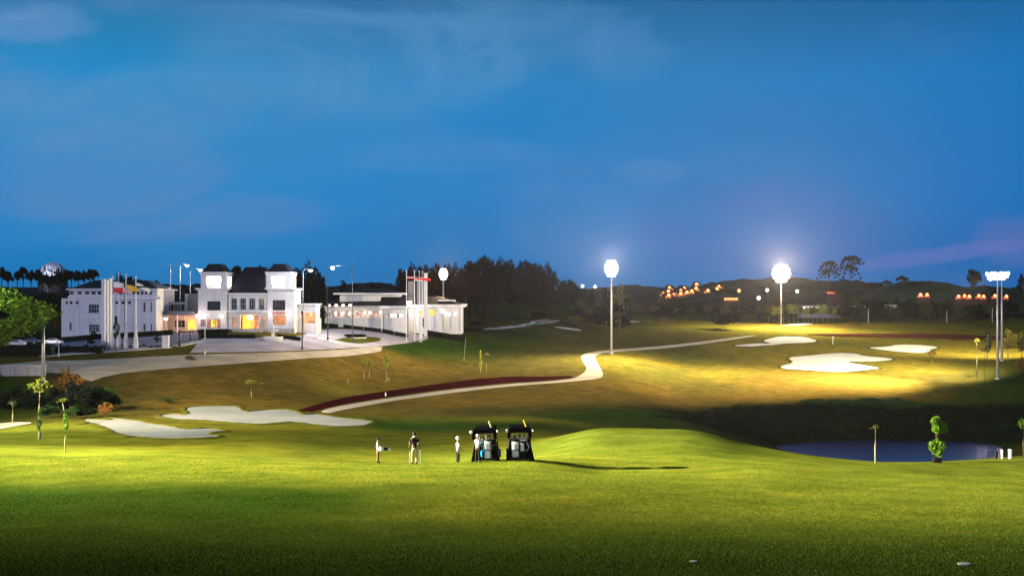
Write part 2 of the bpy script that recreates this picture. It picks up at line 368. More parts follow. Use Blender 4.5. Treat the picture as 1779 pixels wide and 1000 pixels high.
# turf colours: green to dry sward, plus lit and unlit ground painted in
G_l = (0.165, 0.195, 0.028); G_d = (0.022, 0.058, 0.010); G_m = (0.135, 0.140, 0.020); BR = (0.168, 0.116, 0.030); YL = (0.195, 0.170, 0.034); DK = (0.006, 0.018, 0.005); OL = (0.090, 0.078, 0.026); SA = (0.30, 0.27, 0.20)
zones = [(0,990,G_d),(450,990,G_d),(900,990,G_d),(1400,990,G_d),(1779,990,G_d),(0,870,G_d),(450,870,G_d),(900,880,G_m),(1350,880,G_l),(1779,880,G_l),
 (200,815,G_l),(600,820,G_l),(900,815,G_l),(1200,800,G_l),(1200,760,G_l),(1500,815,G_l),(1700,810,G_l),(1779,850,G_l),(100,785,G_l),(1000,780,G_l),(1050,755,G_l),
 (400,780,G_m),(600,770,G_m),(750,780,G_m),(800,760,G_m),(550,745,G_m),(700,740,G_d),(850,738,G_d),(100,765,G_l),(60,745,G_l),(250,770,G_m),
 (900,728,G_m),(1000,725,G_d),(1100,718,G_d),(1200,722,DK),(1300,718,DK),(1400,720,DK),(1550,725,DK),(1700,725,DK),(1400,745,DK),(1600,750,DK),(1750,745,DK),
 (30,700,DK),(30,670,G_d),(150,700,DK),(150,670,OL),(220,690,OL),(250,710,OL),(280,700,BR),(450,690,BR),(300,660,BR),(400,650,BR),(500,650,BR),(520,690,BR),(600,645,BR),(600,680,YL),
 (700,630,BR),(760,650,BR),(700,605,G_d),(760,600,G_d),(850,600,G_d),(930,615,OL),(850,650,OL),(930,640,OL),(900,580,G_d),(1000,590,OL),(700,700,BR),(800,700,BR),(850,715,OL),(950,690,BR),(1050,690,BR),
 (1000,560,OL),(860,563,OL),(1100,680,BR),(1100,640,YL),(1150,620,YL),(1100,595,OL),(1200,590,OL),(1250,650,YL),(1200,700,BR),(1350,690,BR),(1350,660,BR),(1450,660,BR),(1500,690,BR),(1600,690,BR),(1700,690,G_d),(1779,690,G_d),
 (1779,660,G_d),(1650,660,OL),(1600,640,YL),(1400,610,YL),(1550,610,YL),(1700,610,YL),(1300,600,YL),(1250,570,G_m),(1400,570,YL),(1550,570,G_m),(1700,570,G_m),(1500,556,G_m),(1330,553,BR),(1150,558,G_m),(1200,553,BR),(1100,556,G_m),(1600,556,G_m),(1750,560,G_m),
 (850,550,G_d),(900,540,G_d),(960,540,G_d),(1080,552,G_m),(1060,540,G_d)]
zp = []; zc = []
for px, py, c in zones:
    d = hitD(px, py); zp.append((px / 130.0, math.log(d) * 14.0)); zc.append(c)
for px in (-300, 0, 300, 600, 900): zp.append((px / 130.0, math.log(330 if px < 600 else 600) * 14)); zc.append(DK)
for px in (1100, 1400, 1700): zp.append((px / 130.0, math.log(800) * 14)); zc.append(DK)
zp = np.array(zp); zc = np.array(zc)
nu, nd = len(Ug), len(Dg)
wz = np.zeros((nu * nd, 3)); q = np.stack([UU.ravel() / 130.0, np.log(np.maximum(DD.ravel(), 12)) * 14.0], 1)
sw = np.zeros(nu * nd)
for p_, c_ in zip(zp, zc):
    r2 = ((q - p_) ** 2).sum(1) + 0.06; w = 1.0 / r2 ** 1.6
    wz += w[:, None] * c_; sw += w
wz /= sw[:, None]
verts = np.stack([XX.ravel(), YY.ravel(), Zg.ravel()], 1)
ii, kk = np.meshgrid(np.arange(nu - 1), np.arange(nd - 1), indexing='ij')
a0 = (ii * nd + kk).ravel()
faces = np.stack([a0, a0 + nd, a0 + nd + 1, a0 + 1], 1)
def np_mesh(name, verts, faces, smooth=False):
    me = bpy.data.meshes.new(name); nf, nv = faces.shape
    me.vertices.add(len(verts)); me.vertices.foreach_set('co', np.asarray(verts, np.float32).ravel())
    me.loops.add(nf * nv); me.loops.foreach_set('vertex_index', faces.astype(np.int32).ravel())
    me.polygons.add(nf); me.polygons.foreach_set('loop_start', np.arange(0, nf * nv, nv, dtype=np.int32))
    me.polygons.foreach_set('use_smooth', np.full(nf, smooth)); me.update(calc_edges=True); me.validate(); return me
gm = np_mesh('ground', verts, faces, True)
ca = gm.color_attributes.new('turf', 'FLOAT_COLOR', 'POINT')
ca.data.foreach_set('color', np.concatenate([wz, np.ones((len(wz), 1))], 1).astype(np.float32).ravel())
def turf_material(name, use_attr=True, base=(0.1, 0.12, 0.02)):
    m, nt, p = principled(name); tcn = N(nt, 'ShaderNodeTexCoord')
    def nzz(s, det, rough=0.6, sc=(1, 1, 1)):
        mp = N(nt, 'ShaderNodeMapping'); mp.inputs[3].default_value = sc; nt.links.new(tcn.outputs['Object'], mp.inputs[0])
        n = N(nt, 'ShaderNodeTexNoise'); nt.links.new(mp.outputs[0], n.inputs['Vector']); n.inputs['Scale'].default_value = s
        n.inputs['Detail'].default_value = det; n.inputs['Roughness'].default_value = rough; return n.outputs[0]
    if use_attr: at_ = N(nt, 'ShaderNodeVertexColor', layer_name='turf'); c = at_.outputs[0]
    else: c = N(nt, 'ShaderNodeRGB').outputs[0]; c.default_value = (*base, 1)
    big = nzz(0.035, 6, 0.6, (1, 0.6, 1)); mid = nzz(0.35, 5, 0.65); fine = nzz(5.0, 4, 0.75); vf = nzz(26.0, 2, 0.7)
    c = mixc(nt, 1.0, c, ramp(nt, big, [(0.35, (0.70, 0.76, 0.8)), (0.65, (1.28, 1.18, 1.0))]), 'MULTIPLY')
    c = mixc(nt, 1.0, c, ramp(nt, mid, [(0.34, (0.62, 0.70, 0.62)), (0.66, (1.28, 1.20, 1.25))]), 'MULTIPLY')
    c = mixc(nt, 1.0, c, ramp(nt, fine, [(0.32, (0.58, 0.62, 0.5)), (0.68, (1.40, 1.34, 1.2))]), 'MULTIPLY')
    c = mixc(nt, 1.0, c, ramp(nt, vf, [(0.30, (0.65, 0.68, 0.6)), (0.70, (1.32, 1.28, 1.2))]), 'MULTIPLY')
    nt.links.new(c, p.inputs['Base Color']); p.inputs['Roughness'].default_value = 1.0; p.inputs['Specular IOR Level'].default_value = 0.0
    h = mathn(nt, 'ADD', mathn(nt, 'MULTIPLY', fine, 0.8), mathn(nt, 'MULTIPLY', vf, 0.35))
    h = mathn(nt, 'ADD', h, mathn(nt, 'MULTIPLY', mid, 1.6))
    b = N(nt, 'ShaderNodeBump'); b.inputs['Strength'].default_value = 0.55; b.inputs['Distance'].default_value = 0.10
    nt.links.new(h, b.inputs['Height']); nt.links.new(b.outputs[0], p.inputs['Normal'])
    return m
M_turf = turf_material('turf')
M_lip = turf_material('bunker_turf', False, (0.09, 0.095, 0.02))
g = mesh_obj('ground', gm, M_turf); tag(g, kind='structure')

# ------------------------------------------------------------------ sheets draped on the ground
def dens(poly, step=6.0, jit=0.0, closed=True):
    out = []; n = len(poly)
    for i in range(n if closed else n - 1):
        (x0, y0), (x1, y1) = poly[i], poly[(i+1) % n]
        k = max(1, int(math.hypot(x1-x0, (y1-y0)*3) / step))
        for j in range(k):
            t = j / k; out.append((x0 + (x1-x0)*t + random.uniform(-jit, jit) * (j > 0), y0 + (y1-y0)*t + random.uniform(-jit, jit)*0.25 * (j > 0)))
    if not closed: out.append(poly[-1])
    return out
def smooth_poly(poly, it=2):
    for _ in range(it):
        out = []; n = len(poly)
        for i in range(n):
            (x0, y0), (x1, y1) = poly[i], poly[(i+1) % n]
            out += [(x0*.75+x1*.25, y0*.75+y1*.25), (x0*.25+x1*.75, y0*.25+y1*.75)]
        poly = out
    return poly
def drape(name, poly, m, off=0.06, dmin=20, smooth=0, jit=0.0, parent=None, lip=0.0, edge=0.0, step=6.0, cell=None):
    if smooth: poly = smooth_poly(poly, smooth)
    poly = dens(poly, step, jit)
    W = [at(px, py, dmin) for px, py in poly]
    K = 100.0
    P2 = [Vector((CX*0 + (w.x / max(w.y, 30)) * K, math.log(w.y) * K)) for w in W]
    xs = [p.x for p in P2]; ys = [p.y for p in P2]
    du = cell or 0.35; dv = cell or 0.9
    pts = list(P2); n0 = len(pts)
    gx = np.arange(min(xs), max(xs), du); gy = np.arange(min(ys), max(ys), dv)
    A = np.array([(p.x, p.y) for p in P2]); B = np.roll(A, -1, 0)
    for x in gx:
        for y in gy:
            c = ((A[:, 1] > y) != (B[:, 1] > y)); 
            if not c.any(): continue
            xi = A[c, 0] + (y - A[c, 1]) / (B[c, 1] - A[c, 1]) * (B[c, 0] - A[c, 0])
            if (xi > x).sum() % 2: pts.append(Vector((x, y)))
    r = geometry.delaunay_2d_cdt(pts, [(i, (i+1) % n0) for i in range(n0)], [], 1, 1e-5)
    vs = []
    for p in r[0]:
        d = math.exp(p.y / K); x = p.x / K * max(d, 30); vs.append((x, d, zt(x, d) + off))
    me = bpy.data.meshes.new(name); fs = [tuple(f) for f in r[2]]
    if edge:                                   # a real step all round
        b = len(vs); ring = [(w.x, w.y, w.z + off) for w in W]; vs += ring + [(w.x, w.y, w.z - 0.3) for w in W]; n = len(W)
        fs += [(b+i, b+(i+1) % n, b+n+(i+1) % n, b+n+i) for i in range(n)]
    me.from_pydata(vs, [], fs); me.validate(); me.update()
    me.polygons.foreach_set('use_smooth', [True] * len(me.polygons))
    o = mesh_obj(name, me, m, parent)
    tag(o, kind='structure') if not parent else None
    if lip:
        cx_ = sum(w.x for w in W) / len(W); cy_ = sum(w.y for w in W) / len(W); v = []; f = []; n = len(W)
        for i, w in enumerate(W):
            a, c = W[i-1], W[(i+1) % n]; t = Vector((c.x-a.x, c.y-a.y)); t = t.normalized() if t.length > 1e-6 else Vector((1, 0))
            nn = Vector((t.y, -t.x)); area = 1
            if not hasattr(drape, 's'): pass
            s = SGN(W); nn *= s; h = lip * random.uniform(0.7, 1.25)
            for k_, (o_, z_) in enumerate(((-0.25, -0.15), (-0.12, h*0.8), (0.15, h), (0.9, -0.05))):
                x, y = w.x + nn.x*o_, w.y + nn.y*o_; v.append((x, y, zt(x, y) + off*(k_ < 3) + z_))
        for i in range(n):
            j = (i+1) % n
            for k_ in range(3): f.append((i*4+k_, j*4+k_, j*4+k_+1, i*4+k_+1))
        me = bpy.data.meshes.new('lip'); me.from_pydata(v, [], f); me.update(); me.polygons.foreach_set('use_smooth', [True] * len(f))
        mesh_obj('grass_lip', me, M_lip, o)
    return o
def SGN(W):
    a = sum(W[i-1].x * W[i].y - W[i].x * W[i-1].y for i in range(len(W))); return 1.0 if a > 0 else -1.0

def ground_mat(name, col, var=0.12, s1=0.25, s2=4.0, rough=1.0, spec=0.0, bump=0.3):
    m, nt, p = principled(name); tcn = N(nt, 'ShaderNodeTexCoord')
    c = None
    for s, v in ((s1, var), (s2, var * 0.8), (s2 * 6, var * 0.6)):
        n = N(nt, 'ShaderNodeTexNoise'); nt.links.new(tcn.outputs['Object'], n.inputs['Vector']); n.inputs['Scale'].default_value = s; n.inputs['Detail'].default_value = 5
        r_ = ramp(nt, n.outputs[0], [(0.33, (1-v,)*3), (0.67, (1+v,)*3)])
        c = mixc(nt, 1.0, col if c is None else c, r_, 'MULTIPLY')
    nt.links.new(c, p.inputs['Base Color']); p.inputs['Roughness'].default_value = rough; p.inputs['Specular IOR Level'].default_value = spec
    b = N(nt, 'ShaderNodeBump'); b.inputs['Strength'].default_value = bump; b.inputs['Distance'].default_value = 0.04
    nt.links.new(n.outputs[0], b.inputs['Height']); nt.links.new(b.outputs[0], p.inputs['Normal']); return m
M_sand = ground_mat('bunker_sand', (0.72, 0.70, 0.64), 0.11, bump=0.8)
M_sand_grey = ground_mat('grey_bunker_sand', (0.29, 0.30, 0.30), 0.14, 0.12, 2.0, bump=0.8)  # greyer and darker sand for the two left bunkers
M_path = ground_mat('path_concrete', (0.50, 0.45, 0.37), 0.10)
M_road = ground_mat('road_surface', (0.56, 0.46, 0.34), 0.18, 0.15, 1.5)
M_pave = ground_mat('forecourt_paving', (0.48, 0.41, 0.44), 0.16, 0.2, 2.0)
M_asph = ground_mat('asphalt', (0.30, 0.29, 0.34), 0.15)
M_earth = ground_mat('red_earth', (0.038, 0.004, 0.005), 0.35, 0.3, 2.5, bump=0.8)
M_earth2 = ground_mat('brown_earth', (0.06, 0.020, 0.012), 0.35, 0.3, 2.5, bump=0.8)
M_kerb = ground_mat('kerb_concrete', (0.55, 0.52, 0.48), 0.08)

# bunkers
drape('sand_bunker', [(140,731),(150,728),(200,730),(178,726),(205,727),(240,731),(268,737),(300,741),(318,746),(345,745),(368,744),(402,750),(372,751),(360,754),(383,757),(375,761),(330,763),(280,763),(235,760),(205,755),(193,748),(175,740)], M_sand_grey, 0.05, 100, smooth=1, jit=0.8, lip=0.12)
drape('sand_bunker', [(272,723),(290,719),(330,721),(318,709),(340,706),(400,705),(415,706),(425,716),(450,713),(480,711),(500,712),(522,716),(521,721),(545,719),(565,721),(590,726),(625,729),(654,733),(630,741),(585,742),(545,739),(525,735),(500,734),(460,738),(430,737),(390,734),(355,731),(300,729)], M_sand_grey, 0.05, 110, smooth=1, jit=0.8, lip=0.15)
drape('sand_bunker', [(1352,636),(1380,630),(1365,621),(1400,618),(1440,614),(1460,613),(1490,614),(1500,618),(1552,622),(1550,627),(1500,629),(1470,628),(1490,632),(1515,636),(1533,640),(1510,643),(1470,647),(1430,646),(1400,643),(1362,642)], M_sand, 0.06, 240, smooth=1, jit=0.8, lip=0.15)
drape('sand_bunker', [(1502,604),(1540,602),(1560,598),(1600,599),(1635,603),(1620,607),(1614,613),(1590,614),(1555,611),(1530,608)], M_sand, 0.06, 240, smooth=1, jit=0.6, lip=0.15)
drape('sand_bunker', [(1268,601),(1300,597),(1325,596),(1340,597),(1322,592),(1340,587),(1355,584),(1400,585),(1423,592),(1410,596),(1370,597),(1340,600),(1300,603)], M_sand, 0.06, 240, smooth=1, jit=0.6, lip=0.15)
drape('sand_bunker', [(1352,566),(1375,563),(1395,561),(1415,562),(1412,564),(1385,566)], M_sand, 0.08, 350, smooth=1, jit=0.3, lip=0.12)
drape('sand_patch', [(930,556),(970,553),(977,557),(965,561),(935,563),(915,567),(880,571),(850,573),(830,572),(880,567),(915,562)], M_sand, 0.08, 380, smooth=1, jit=0.8)
drape('sand_patch', [(1040,559),(1080,557),(1110,558),(1112,560),(1060,561)], M_sand, 0.08, 380, smooth=1, jit=0.5)
drape('sand_patch', [(962,567),(985,569),(1012,573),(1008,575),(985,572),(965,569)], M_sand, 0.08, 380, smooth=1, jit=0.3)
# cart path
drape('cart_path', [(553,714),(600,703),(680,691),(780,677),(880,667),(960,662),(998,657),(1014,648),(1020,640),(1014,630),(1009,622),(1011,616),(1030,611),(1062,608),(1110,604),(1160,600),(1220,593),(1268,587),(1310,582),(1312,583),(1270,590),(1222,597),(1162,604),(1110,608),(1062,611),(1045,613),(1033,618),(1036,628),(1044,640),(1049,652),(1040,657),(1000,662),(960,665),(880,671),(800,680),(740,688),(680,696),(620,707),(590,713),(575,717)], M_path, 0.05, 150, smooth=1, edge=1)
drape('earth_bank', [(516,713),(560,700),(600,690),(680,678),(760,667),(830,658),(890,654),(940,654),(990,653),(1000,656),(960,660),(880,665),(780,675),(680,689),(600,701),(552,712),(540,715)], M_earth, 0.07, 150, jit=0.5)
drape('earth_bank', [(1385,580),(1480,580),(1560,579),(1630,579),(1760,585),(1790,589),(1700,591),(1600,588),(1520,586),(1450,585)], M_earth2, 0.08, 350, jit=1.2, smooth=1)
drape('cart_path', [(-60,741),(0,735),(30,733),(60,734),(40,738),(0,745),(-60,754)], M_path, 0.05, 100, smooth=1)
# road and forecourt
drape('road', [(-60,640),(20,632),(75,627),(140,626),(240,621),(330,616),(420,614),(520,611),(600,607),(648,602),(664,603),(662,610),(640,614),(600,619),(540,622),(450,629),(380,634),(300,640),(215,648),(180,655),(160,662),(145,660),(135,650),(90,648),(20,650),(-60,655)], M_road, 0.06, 190, jit=0.3)
drape('pavement', [(60,617),(120,613),(200,607),(290,601),(345,591),(352,594),(300,604),(200,611),(120,616),(75,620)], M_kerb, 0.12, 190, edge=1)
drape('forecourt', [(330,613),(345,593),(355,586),(420,588),(470,586),(520,584),(560,572),(620,571),(690,574),(735,583),(742,590),(700,597),(664,601),(600,605),(520,609),(420,612)], M_pave, 0.06, 220)
drape('car_park', [(-60,612),(0,606),(80,606),(90,588),(150,585),(200,588),(280,580),(345,577),(345,589),(290,599),(200,605),(120,611),(60,615),(-60,622)], M_asph, 0.05, 215)
drape('lawn_island', [(575,593),(600,586),(650,585),(664,589),(655,594),(620,597),(590,597)], M_lip, 0.14, 220, smooth=1, edge=1)
drape('kerb', [(545,588),(560,587),(600,595),(640,600),(620,602),(585,598)], M_kerb, 0.16, 220, edge=1)

# pond
pw, pnt, pp = principled('pond_water')
pp.inputs['Base Color'].default_value = (0.022, 0.022, 0.10, 1); pp.inputs['Roughness'].default_value = 0.25; pp.inputs['IOR'].default_value = 1.33
_tc = N(pnt, 'ShaderNodeTexCoord'); _nz = N(pnt, 'ShaderNodeTexNoise'); pnt.links.new(_tc.outputs['Object'], _nz.inputs['Vector']); _nz.inputs['Scale'].default_value = 1.3; _nz.inputs['Detail'].default_value = 3
_b = N(pnt, 'ShaderNodeBump'); _b.inputs['Strength'].default_value = 0.8; _b.inputs['Distance'].default_value = 0.12; pnt.links.new(_nz.outputs[0], _b.inputs['Height']); pnt.links.new(_b.outputs[0], pp.inputs['Normal'])
mb = MB(); n_ = 24
ring = [(60 + 46*math.cos(2*math.pi*i/n_) + 16, 185 + 42*math.sin(2*math.pi*i/n_), POND_Z) for i in range(n_)]
mb.v = ring; mb.f = [tuple(range(n_))]
tag(mb.build('pond_water', pw), kind='structure')

# ------------------------------------------------------------------ hills and haze
def hill(name, prof, D, depth, m, bump_amp, seed, foot=None):
    xs = np.arange(prof[0][0], prof[-1][0] + 1, 5.0); zs = pchip([p[0] for p in prof], [p[1] for p in prof], xs)
    vs = []; rows = 14
    for x, py in zip(xs, zs):
        zt_ = CAMZ - (py - HOR) / F * D
        for r_ in range(rows + 1):
            t = r_ / rows; d = D - depth * (1 - t)
            prof_h = math.sin(t * math.pi / 2) ** 0.9
            zb = -12.0
            X = (x - CX) / F * D; nz_ = noise.noise(Vector((X / 28 + seed, d / 28, 0))) + 0.5 * noise.noise(Vector((X / 9 + seed, d / 9, 2))) + 0.35 * noise.noise(Vector((X / 4 + seed, d / 4, 4)))
            vs.append((X, d, zb + (zt_ - zb) * prof_h + nz_ * bump_amp))
        vs.append((X, D + depth * 0.6, -12.0))
    n = rows + 2; fs = []
    for i in range(len(xs) - 1):
        for r_ in range(n - 1): fs.append((i*n + r_, (i+1)*n + r_, (i+1)*n + r_ + 1, i*n + r_ + 1))
    me = np_mesh(name, np.array(vs), np.array(fs), True)
    return tag(mesh_obj(name, me, m), kind='structure')
M_hill = ground_mat('wooded_hill', (0.022, 0.032, 0.018), 0.5, 0.02, 0.12, bump=0.9)
M_hillg = ground_mat('grassy_hill', (0.035, 0.07, 0.022), 0.4, 0.03, 0.2, bump=0.6)
hill('far_hill', [(980,505),(1060,498),(1095,495),(1125,498),(1170,500),(1230,497),(1290,500),(1500,499),(1700,500),(2000,497),(2500,500)], 2600, 500, M_hill, 3, 1)
hill('far_hill', [(-900,500),(-300,497),(150,500),(300,494),(380,497),(560,500),(640,492),(720,500),(900,505),(1000,515)], 1500, 350, M_hill, 3, 5)
hill('hill', [(1050,520),(1110,508),(1170,505),(1215,497),(1262,489),(1300,485),(1345,483),(1400,487),(1450,488),(1490,494),(1530,499),(1580,500),(1650,499),(1720,500),(1779,500),(1900,495),(2300,500)], 1250, 420, M_hill, 3.0, 9)
hill('hill', [(1470,520),(1510,505),(1545,494),(1575,489),(1610,491),(1650,498),(1720,502),(1779,500),(1900,505)], 1000, 260, M_hillg, 1.6, 14)

HPROF = [(1095,530),(1125,522),(1150,509),(1170,504),(1190,500),(1212,495),(1235,498),(1262,502),(1300,508),(1340,520)]
hill('hill', HPROF, 860, 200, M_hill, 0.6, 21)
def hill_hit(px, py, prof=HPROF, D=860.0, depth=200.0):
    zr = CAMZ - (float(pchip([p[0] for p in prof], [p[1] for p in prof], np.array([px]))[0]) - HOR)/F*D
    for t in np.linspace(0.02, 1, 200):
        d = D - depth*(1-t); z = -12 + (zr+12)*math.sin(t*math.pi/2)**0.9
        if z >= CAMZ - (py-HOR)/F*d: return d
    return D
HZ_DENS = 0.000025
hm = bpy.data.materials.new('haze_air'); hm.use_nodes = True; hn = hm.node_tree; hn.nodes.clear()
pv = N(hn, 'ShaderNodeVolumePrincipled'); pv.inputs['Color'].default_value = (0.92, 0.93, 1.0, 1); pv.inputs['Density'].default_value = HZ_DENS; pv.inputs['Anisotropy'].default_value = 0.72
ho = N(hn, 'ShaderNodeOutputMaterial'); hn.links.new(pv.outputs[0], ho.inputs[1])
mb = MB(); mb.box(-13500, -140, float(Zg.min()) - 12, 16500, 7050, 95); tag(mb.build('haze', hm), kind='stuff')

# ------------------------------------------------------------------ buildings, measured in photo pixels at their own distance
class Bld:
    def __init__(s, name, D, pxc, pyb, label, cat='building', rz=0.0, sink=0.4):
        s.k = D / F; s.pxc = pxc; s.pyb = pyb
        x = (pxc - CX) / F * D; z = CAMZ - (pyb - HOR) / F * D
        s.o = empty(name, (x, D, z), rz, label, cat)
    def X(s, px): return (px - s.pxc) * s.k
    def Z(s, py): return (s.pyb - py) * s.k
    def box(s, name, m, px0, py0, px1, py1, y0, y1, parent=None, mb=None, bevel=0.0):
        b = mb or MB(); b.box(s.X(px0), y0, s.Z(py1), s.X(px1), y1, s.Z(py0))
        return b if mb else b.build(name, m, parent or s.o, bevel=bevel)
    def wall(s, name, m, px0, py0, px1, py1, holes, y0, th=0.35, back=None, parent=None):
        xs = sorted({px0, px1} | {h[0] for h in holes} | {h[2] for h in holes}); ys = sorted({py0, py1} | {h[1] for h in holes} | {h[3] for h in holes})
        b = MB()
        for i in range(len(xs) - 1):
            run = None
            for j in range(len(ys) - 1):
                cx_, cy_ = (xs[i]+xs[i+1])/2, (ys[j]+ys[j+1])/2
                solid = not any(h[0] < cx_ < h[2] and h[1] < cy_ < h[3] for h in holes)
                if solid:
                    if run is None: run = ys[j]
                if run is not None and (not solid or j == len(ys) - 2):
                    b.box(s.X(xs[i]), y0, s.Z(ys[j+1] if solid else ys[j]), s.X(xs[i+1]), y0 + th, s.Z(run)); run = None
        if back:   # side and rear walls
            b.box(s.X(px0), y0 + th, s.Z(py1), s.X(px0) + th, y0 + back, s.Z(py0)); b.box(s.X(px1) - th, y0 + th, s.Z(py1), s.X(px1), y0 + back, s.Z(py0))
            b.box(s.X(px0), y0 + back, s.Z(py1), s.X(px1), y0 + back + th, s.Z(py0))
        return b.build(name, m, parent or s.o)
    def window(s, px0, py0, px1, py1, y, nx=2, ny=2, pane=None, fr=None, name='window', fw=0.09, dep=0.18, sill=False, pd=0.10):
        x0, x1, z0, z1 = s.X(px0), s.X(px1), s.Z(py1), s.Z(py0); b = MB()
        b.box(x0, y, z0, x0+fw, y+dep, z1).box(x1-fw, y, z0, x1, y+dep, z1).box(x0+fw, y, z0, x1-fw, y+dep, z0+fw).box(x0+fw, y, z1-fw, x1-fw, y+dep, z1)
        for i in range(1, nx): xx = x0 + (x1-x0)*i/nx; b.box(xx-fw/3, y+0.02, z0+fw, xx+fw/3, y+dep-0.02, z1-fw)
        for i in range(1, ny): zz = z0 + (z1-z0)*i/ny; b.box(x0+fw, y+0.03, zz-fw/3, x1-fw, y+dep-0.03, zz+fw/3)
        w = b.build(name, fr or M_dframe, s.o)
        MB().box(x0+fw*.5, y+pd, z0+fw*.5, x1-fw*.5, y+pd+0.02, z1-fw*.5).build('pane', pane or M_glass, w)
        if sill: MB().box(x0-0.12, y-0.28, z0-0.12, x1+0.12, y+0.02, z0).build('sill', M_trim, w)
        return w
def lamp_light(name, parent, loc, power, col, rad=0.3, spot=None, rot=None, blend=0.5):
    l = bpy.data.lights.new(name, 'SPOT' if spot else 'POINT'); l.energy = power; l.color = col; l.shadow_soft_size = rad
    if spot: l.spot_size = R(spot); l.spot_blend = blend
    o = bpy.data.objects.new(name, l); COL.objects.link(o); o.parent = parent; o.location = loc
    if rot is not None: o.rotation_euler = rot.to_track_quat('-Z', 'Y').to_euler()
    return o

# --- west block
A = Bld('office_block', 300, 190, 584, 'white block left of the twin towers, with small square windows and dark hipped roof')
A.wall('wall', M_white, 118, 514, 271, 590, [(121,552+8,124.5,573),(154,528,172,544),(154.5,563,173,577),(190.5,523,195.5,528),(200.5,523,205.5,528),(211,523,216,528),(222.5,523,227.5,528),(249,524.5,253.2,542),(260.4,524.5,264.4,542),(249,562,253,575),(260.5,562,264.5,575)], 0, 0.4, back=16)
A.box('wall', M_white, 103.5, 518, 118, 590, 1.2, 12)
A.wall('upper_storey_wall', M_white, 119, 503.5, 272, 516, [(a, 506, b, 511.2) for a, b in ((120,126),(134,140.8),(146.3,153.8),(157.5,165),(168,175.3),(182,186),(191,195.8),(202.6,210),(216,221),(229,235),(237,241),(243.5,248),(250.5,254.5),(258,263))], 0.6, 0.35, back=15)
A.box('cornice', M_trim, 116.5, 501.2, 275, 503.5, -0.7, 17.2)
A.box('ledge', M_trim, 204, 515.4, 280, 519.8, -0.9, 0.0)
A.box('ledge', M_trim, 118.2, 514, 204, 515.6, -0.35, 0.0)
A.box('string_course', M_trim, 118.3, 548, 270.7, 548.7, -0.06, 0.0)
MB().frustum(A.X(120), 0.5, A.X(272), 16, A.Z(501.1), A.Z(486), 4.2, 5.2).build('roof', M_roof, A.o)
MB().box(A.X(121), 0.9, A.Z(511.2), A.X(270), 1.0, A.Z(506)).build('pane', M_glass, A.o)
for a, b in ((120,126),(134,140.8),(146.3,153.8),(157.5,165),(168,175.3),(191,195.8),(202.6,210),(216,221),(229,235),(250.5,254.5),(258,263)):
    A.window(a, 506, b, 511.2, 0.7, 1, 1, M_glass, M_dframe, dep=0.1, fw=0.06, pd=0.04)
for a in (111, 121.4, 132): pass
for a in (111.2, ): A.window(a, 523, a+4.6, 528, 1.1, 1, 1, M_glass, M_dframe, dep=0.08, pd=0.02)
for a in (190.5, 200.5, 211, 222.5): A.window(a, 523, a+5, 528, 0.18, 1, 1, M_glass, M_dframe)
for a in (121.3, 131.8): A.window(a, 523, a+4.8, 528, -0.1, 1, 1, M_glass, M_dframe, dep=0.09, pd=0.03)
A.window(154, 528, 172, 544, 0.12, 4, 2, M_glass, M_frame, sill=True)
A.window(154.5, 563, 173, 577, 0.12, 5, 3, M_glass, M_frame, sill=True)
for a, z0, z1 in ((249,524.5,542),(260.4,524.5,542),(249,562,575),(260.5,562,575)): A.window(a, z0, a+4, z1, 0.15, 1, 3, M_glass, M_frame)
d_ = A.box('door', M_dark, 121, 560, 124.5, 573, 0.15, 0.25); MB().box(A.X(123.8), 0.06, A.Z(567.5), A.X(124.1), 0.14, A.Z(566)).build('handle', M_steel, d_)
A.box('wall_panel', M_trim, 141, 521, 141.6, 578, -0.04, 0.0)
for px in (137, 262): MB().tube([(A.X(px), -0.08, A.Z(580)), (A.X(px), -0.08, A.Z(519))], 0.06, 6).build('drainpipe', M_trim, A.o)

# --- link building with the carport
B = Bld('link_building', 308, 300, 576, 'low link building between white block and left tower, with flat porch and lit doorway')
B.wall('wall', M_white, 271, 545, 344, 590, [(272.5,556,276,575),(283,556,287,575),(297,556,316,569),(320,554,336,573)], 3.0, 0.35, back=8)
B.box('upper_wall', M_grey, 316, 510, 343.5, 541, 4.0, 10)
B.box('corner_pier', M_trim, 315, 510.2, 319, 545, 3.4, 4.0)
B.box('beam', M_trim, 271, 524.5, 315, 528, 3.0, 3.6)
B.box('beam', M_trim, 271, 540, 315, 545.2, 2.98, 3.6)
for i in range(7): B.window(271 + i*6.28, 528, 271 + (i+1)*6.28 - 0.2, 540, 3.2, 1, 1, M_glass, M_frame, fw=0.06)
B.box('canopy', M_grey, 294, 540.5, 341, 547.5, -2.6, 2.9)
B.box('canopy', M_trim, 252, 546.5, 294, 550.5, -2.6, 2.9)
for px in (256, 274, 293, 312): MB().tube([(B.X(px), -2.2, B.Z(582)), (B.X(px), -2.2, B.Z(550.4 if px < 294 else 547.4))], 0.16, 8).build('column', M_trim, B.o)
for px in (260, 271, 282, 293): 
    c_ = B.box('canopy_lamp', M_trim, px-3, 550.6, px+3, 551.6, -2.75, -2.2); B.box('lens', M_lamp_g, px-2.8, 551.7, px+2.8, 555.2, -2.7, -2.25, parent=c_)
d_ = B.box('door', M_dark, 272.5, 556, 276, 575, 3.15, 3.25); d_ = B.box('door', M_dark, 283, 556, 287, 575, 3.15, 3.25)
B.window(297, 556, 316, 569, 3.1, 3, 2, M_glass, M_frame)
B.window(320, 554, 336, 573, 3.1, 3, 1, W_yel, M_frame, name='lit_doorway')
lamp_light('porch_light', B.o, (B.X(328), -1.0, B.Z(551)), 900, (1.0, 0.42, 0.22), 0.4)
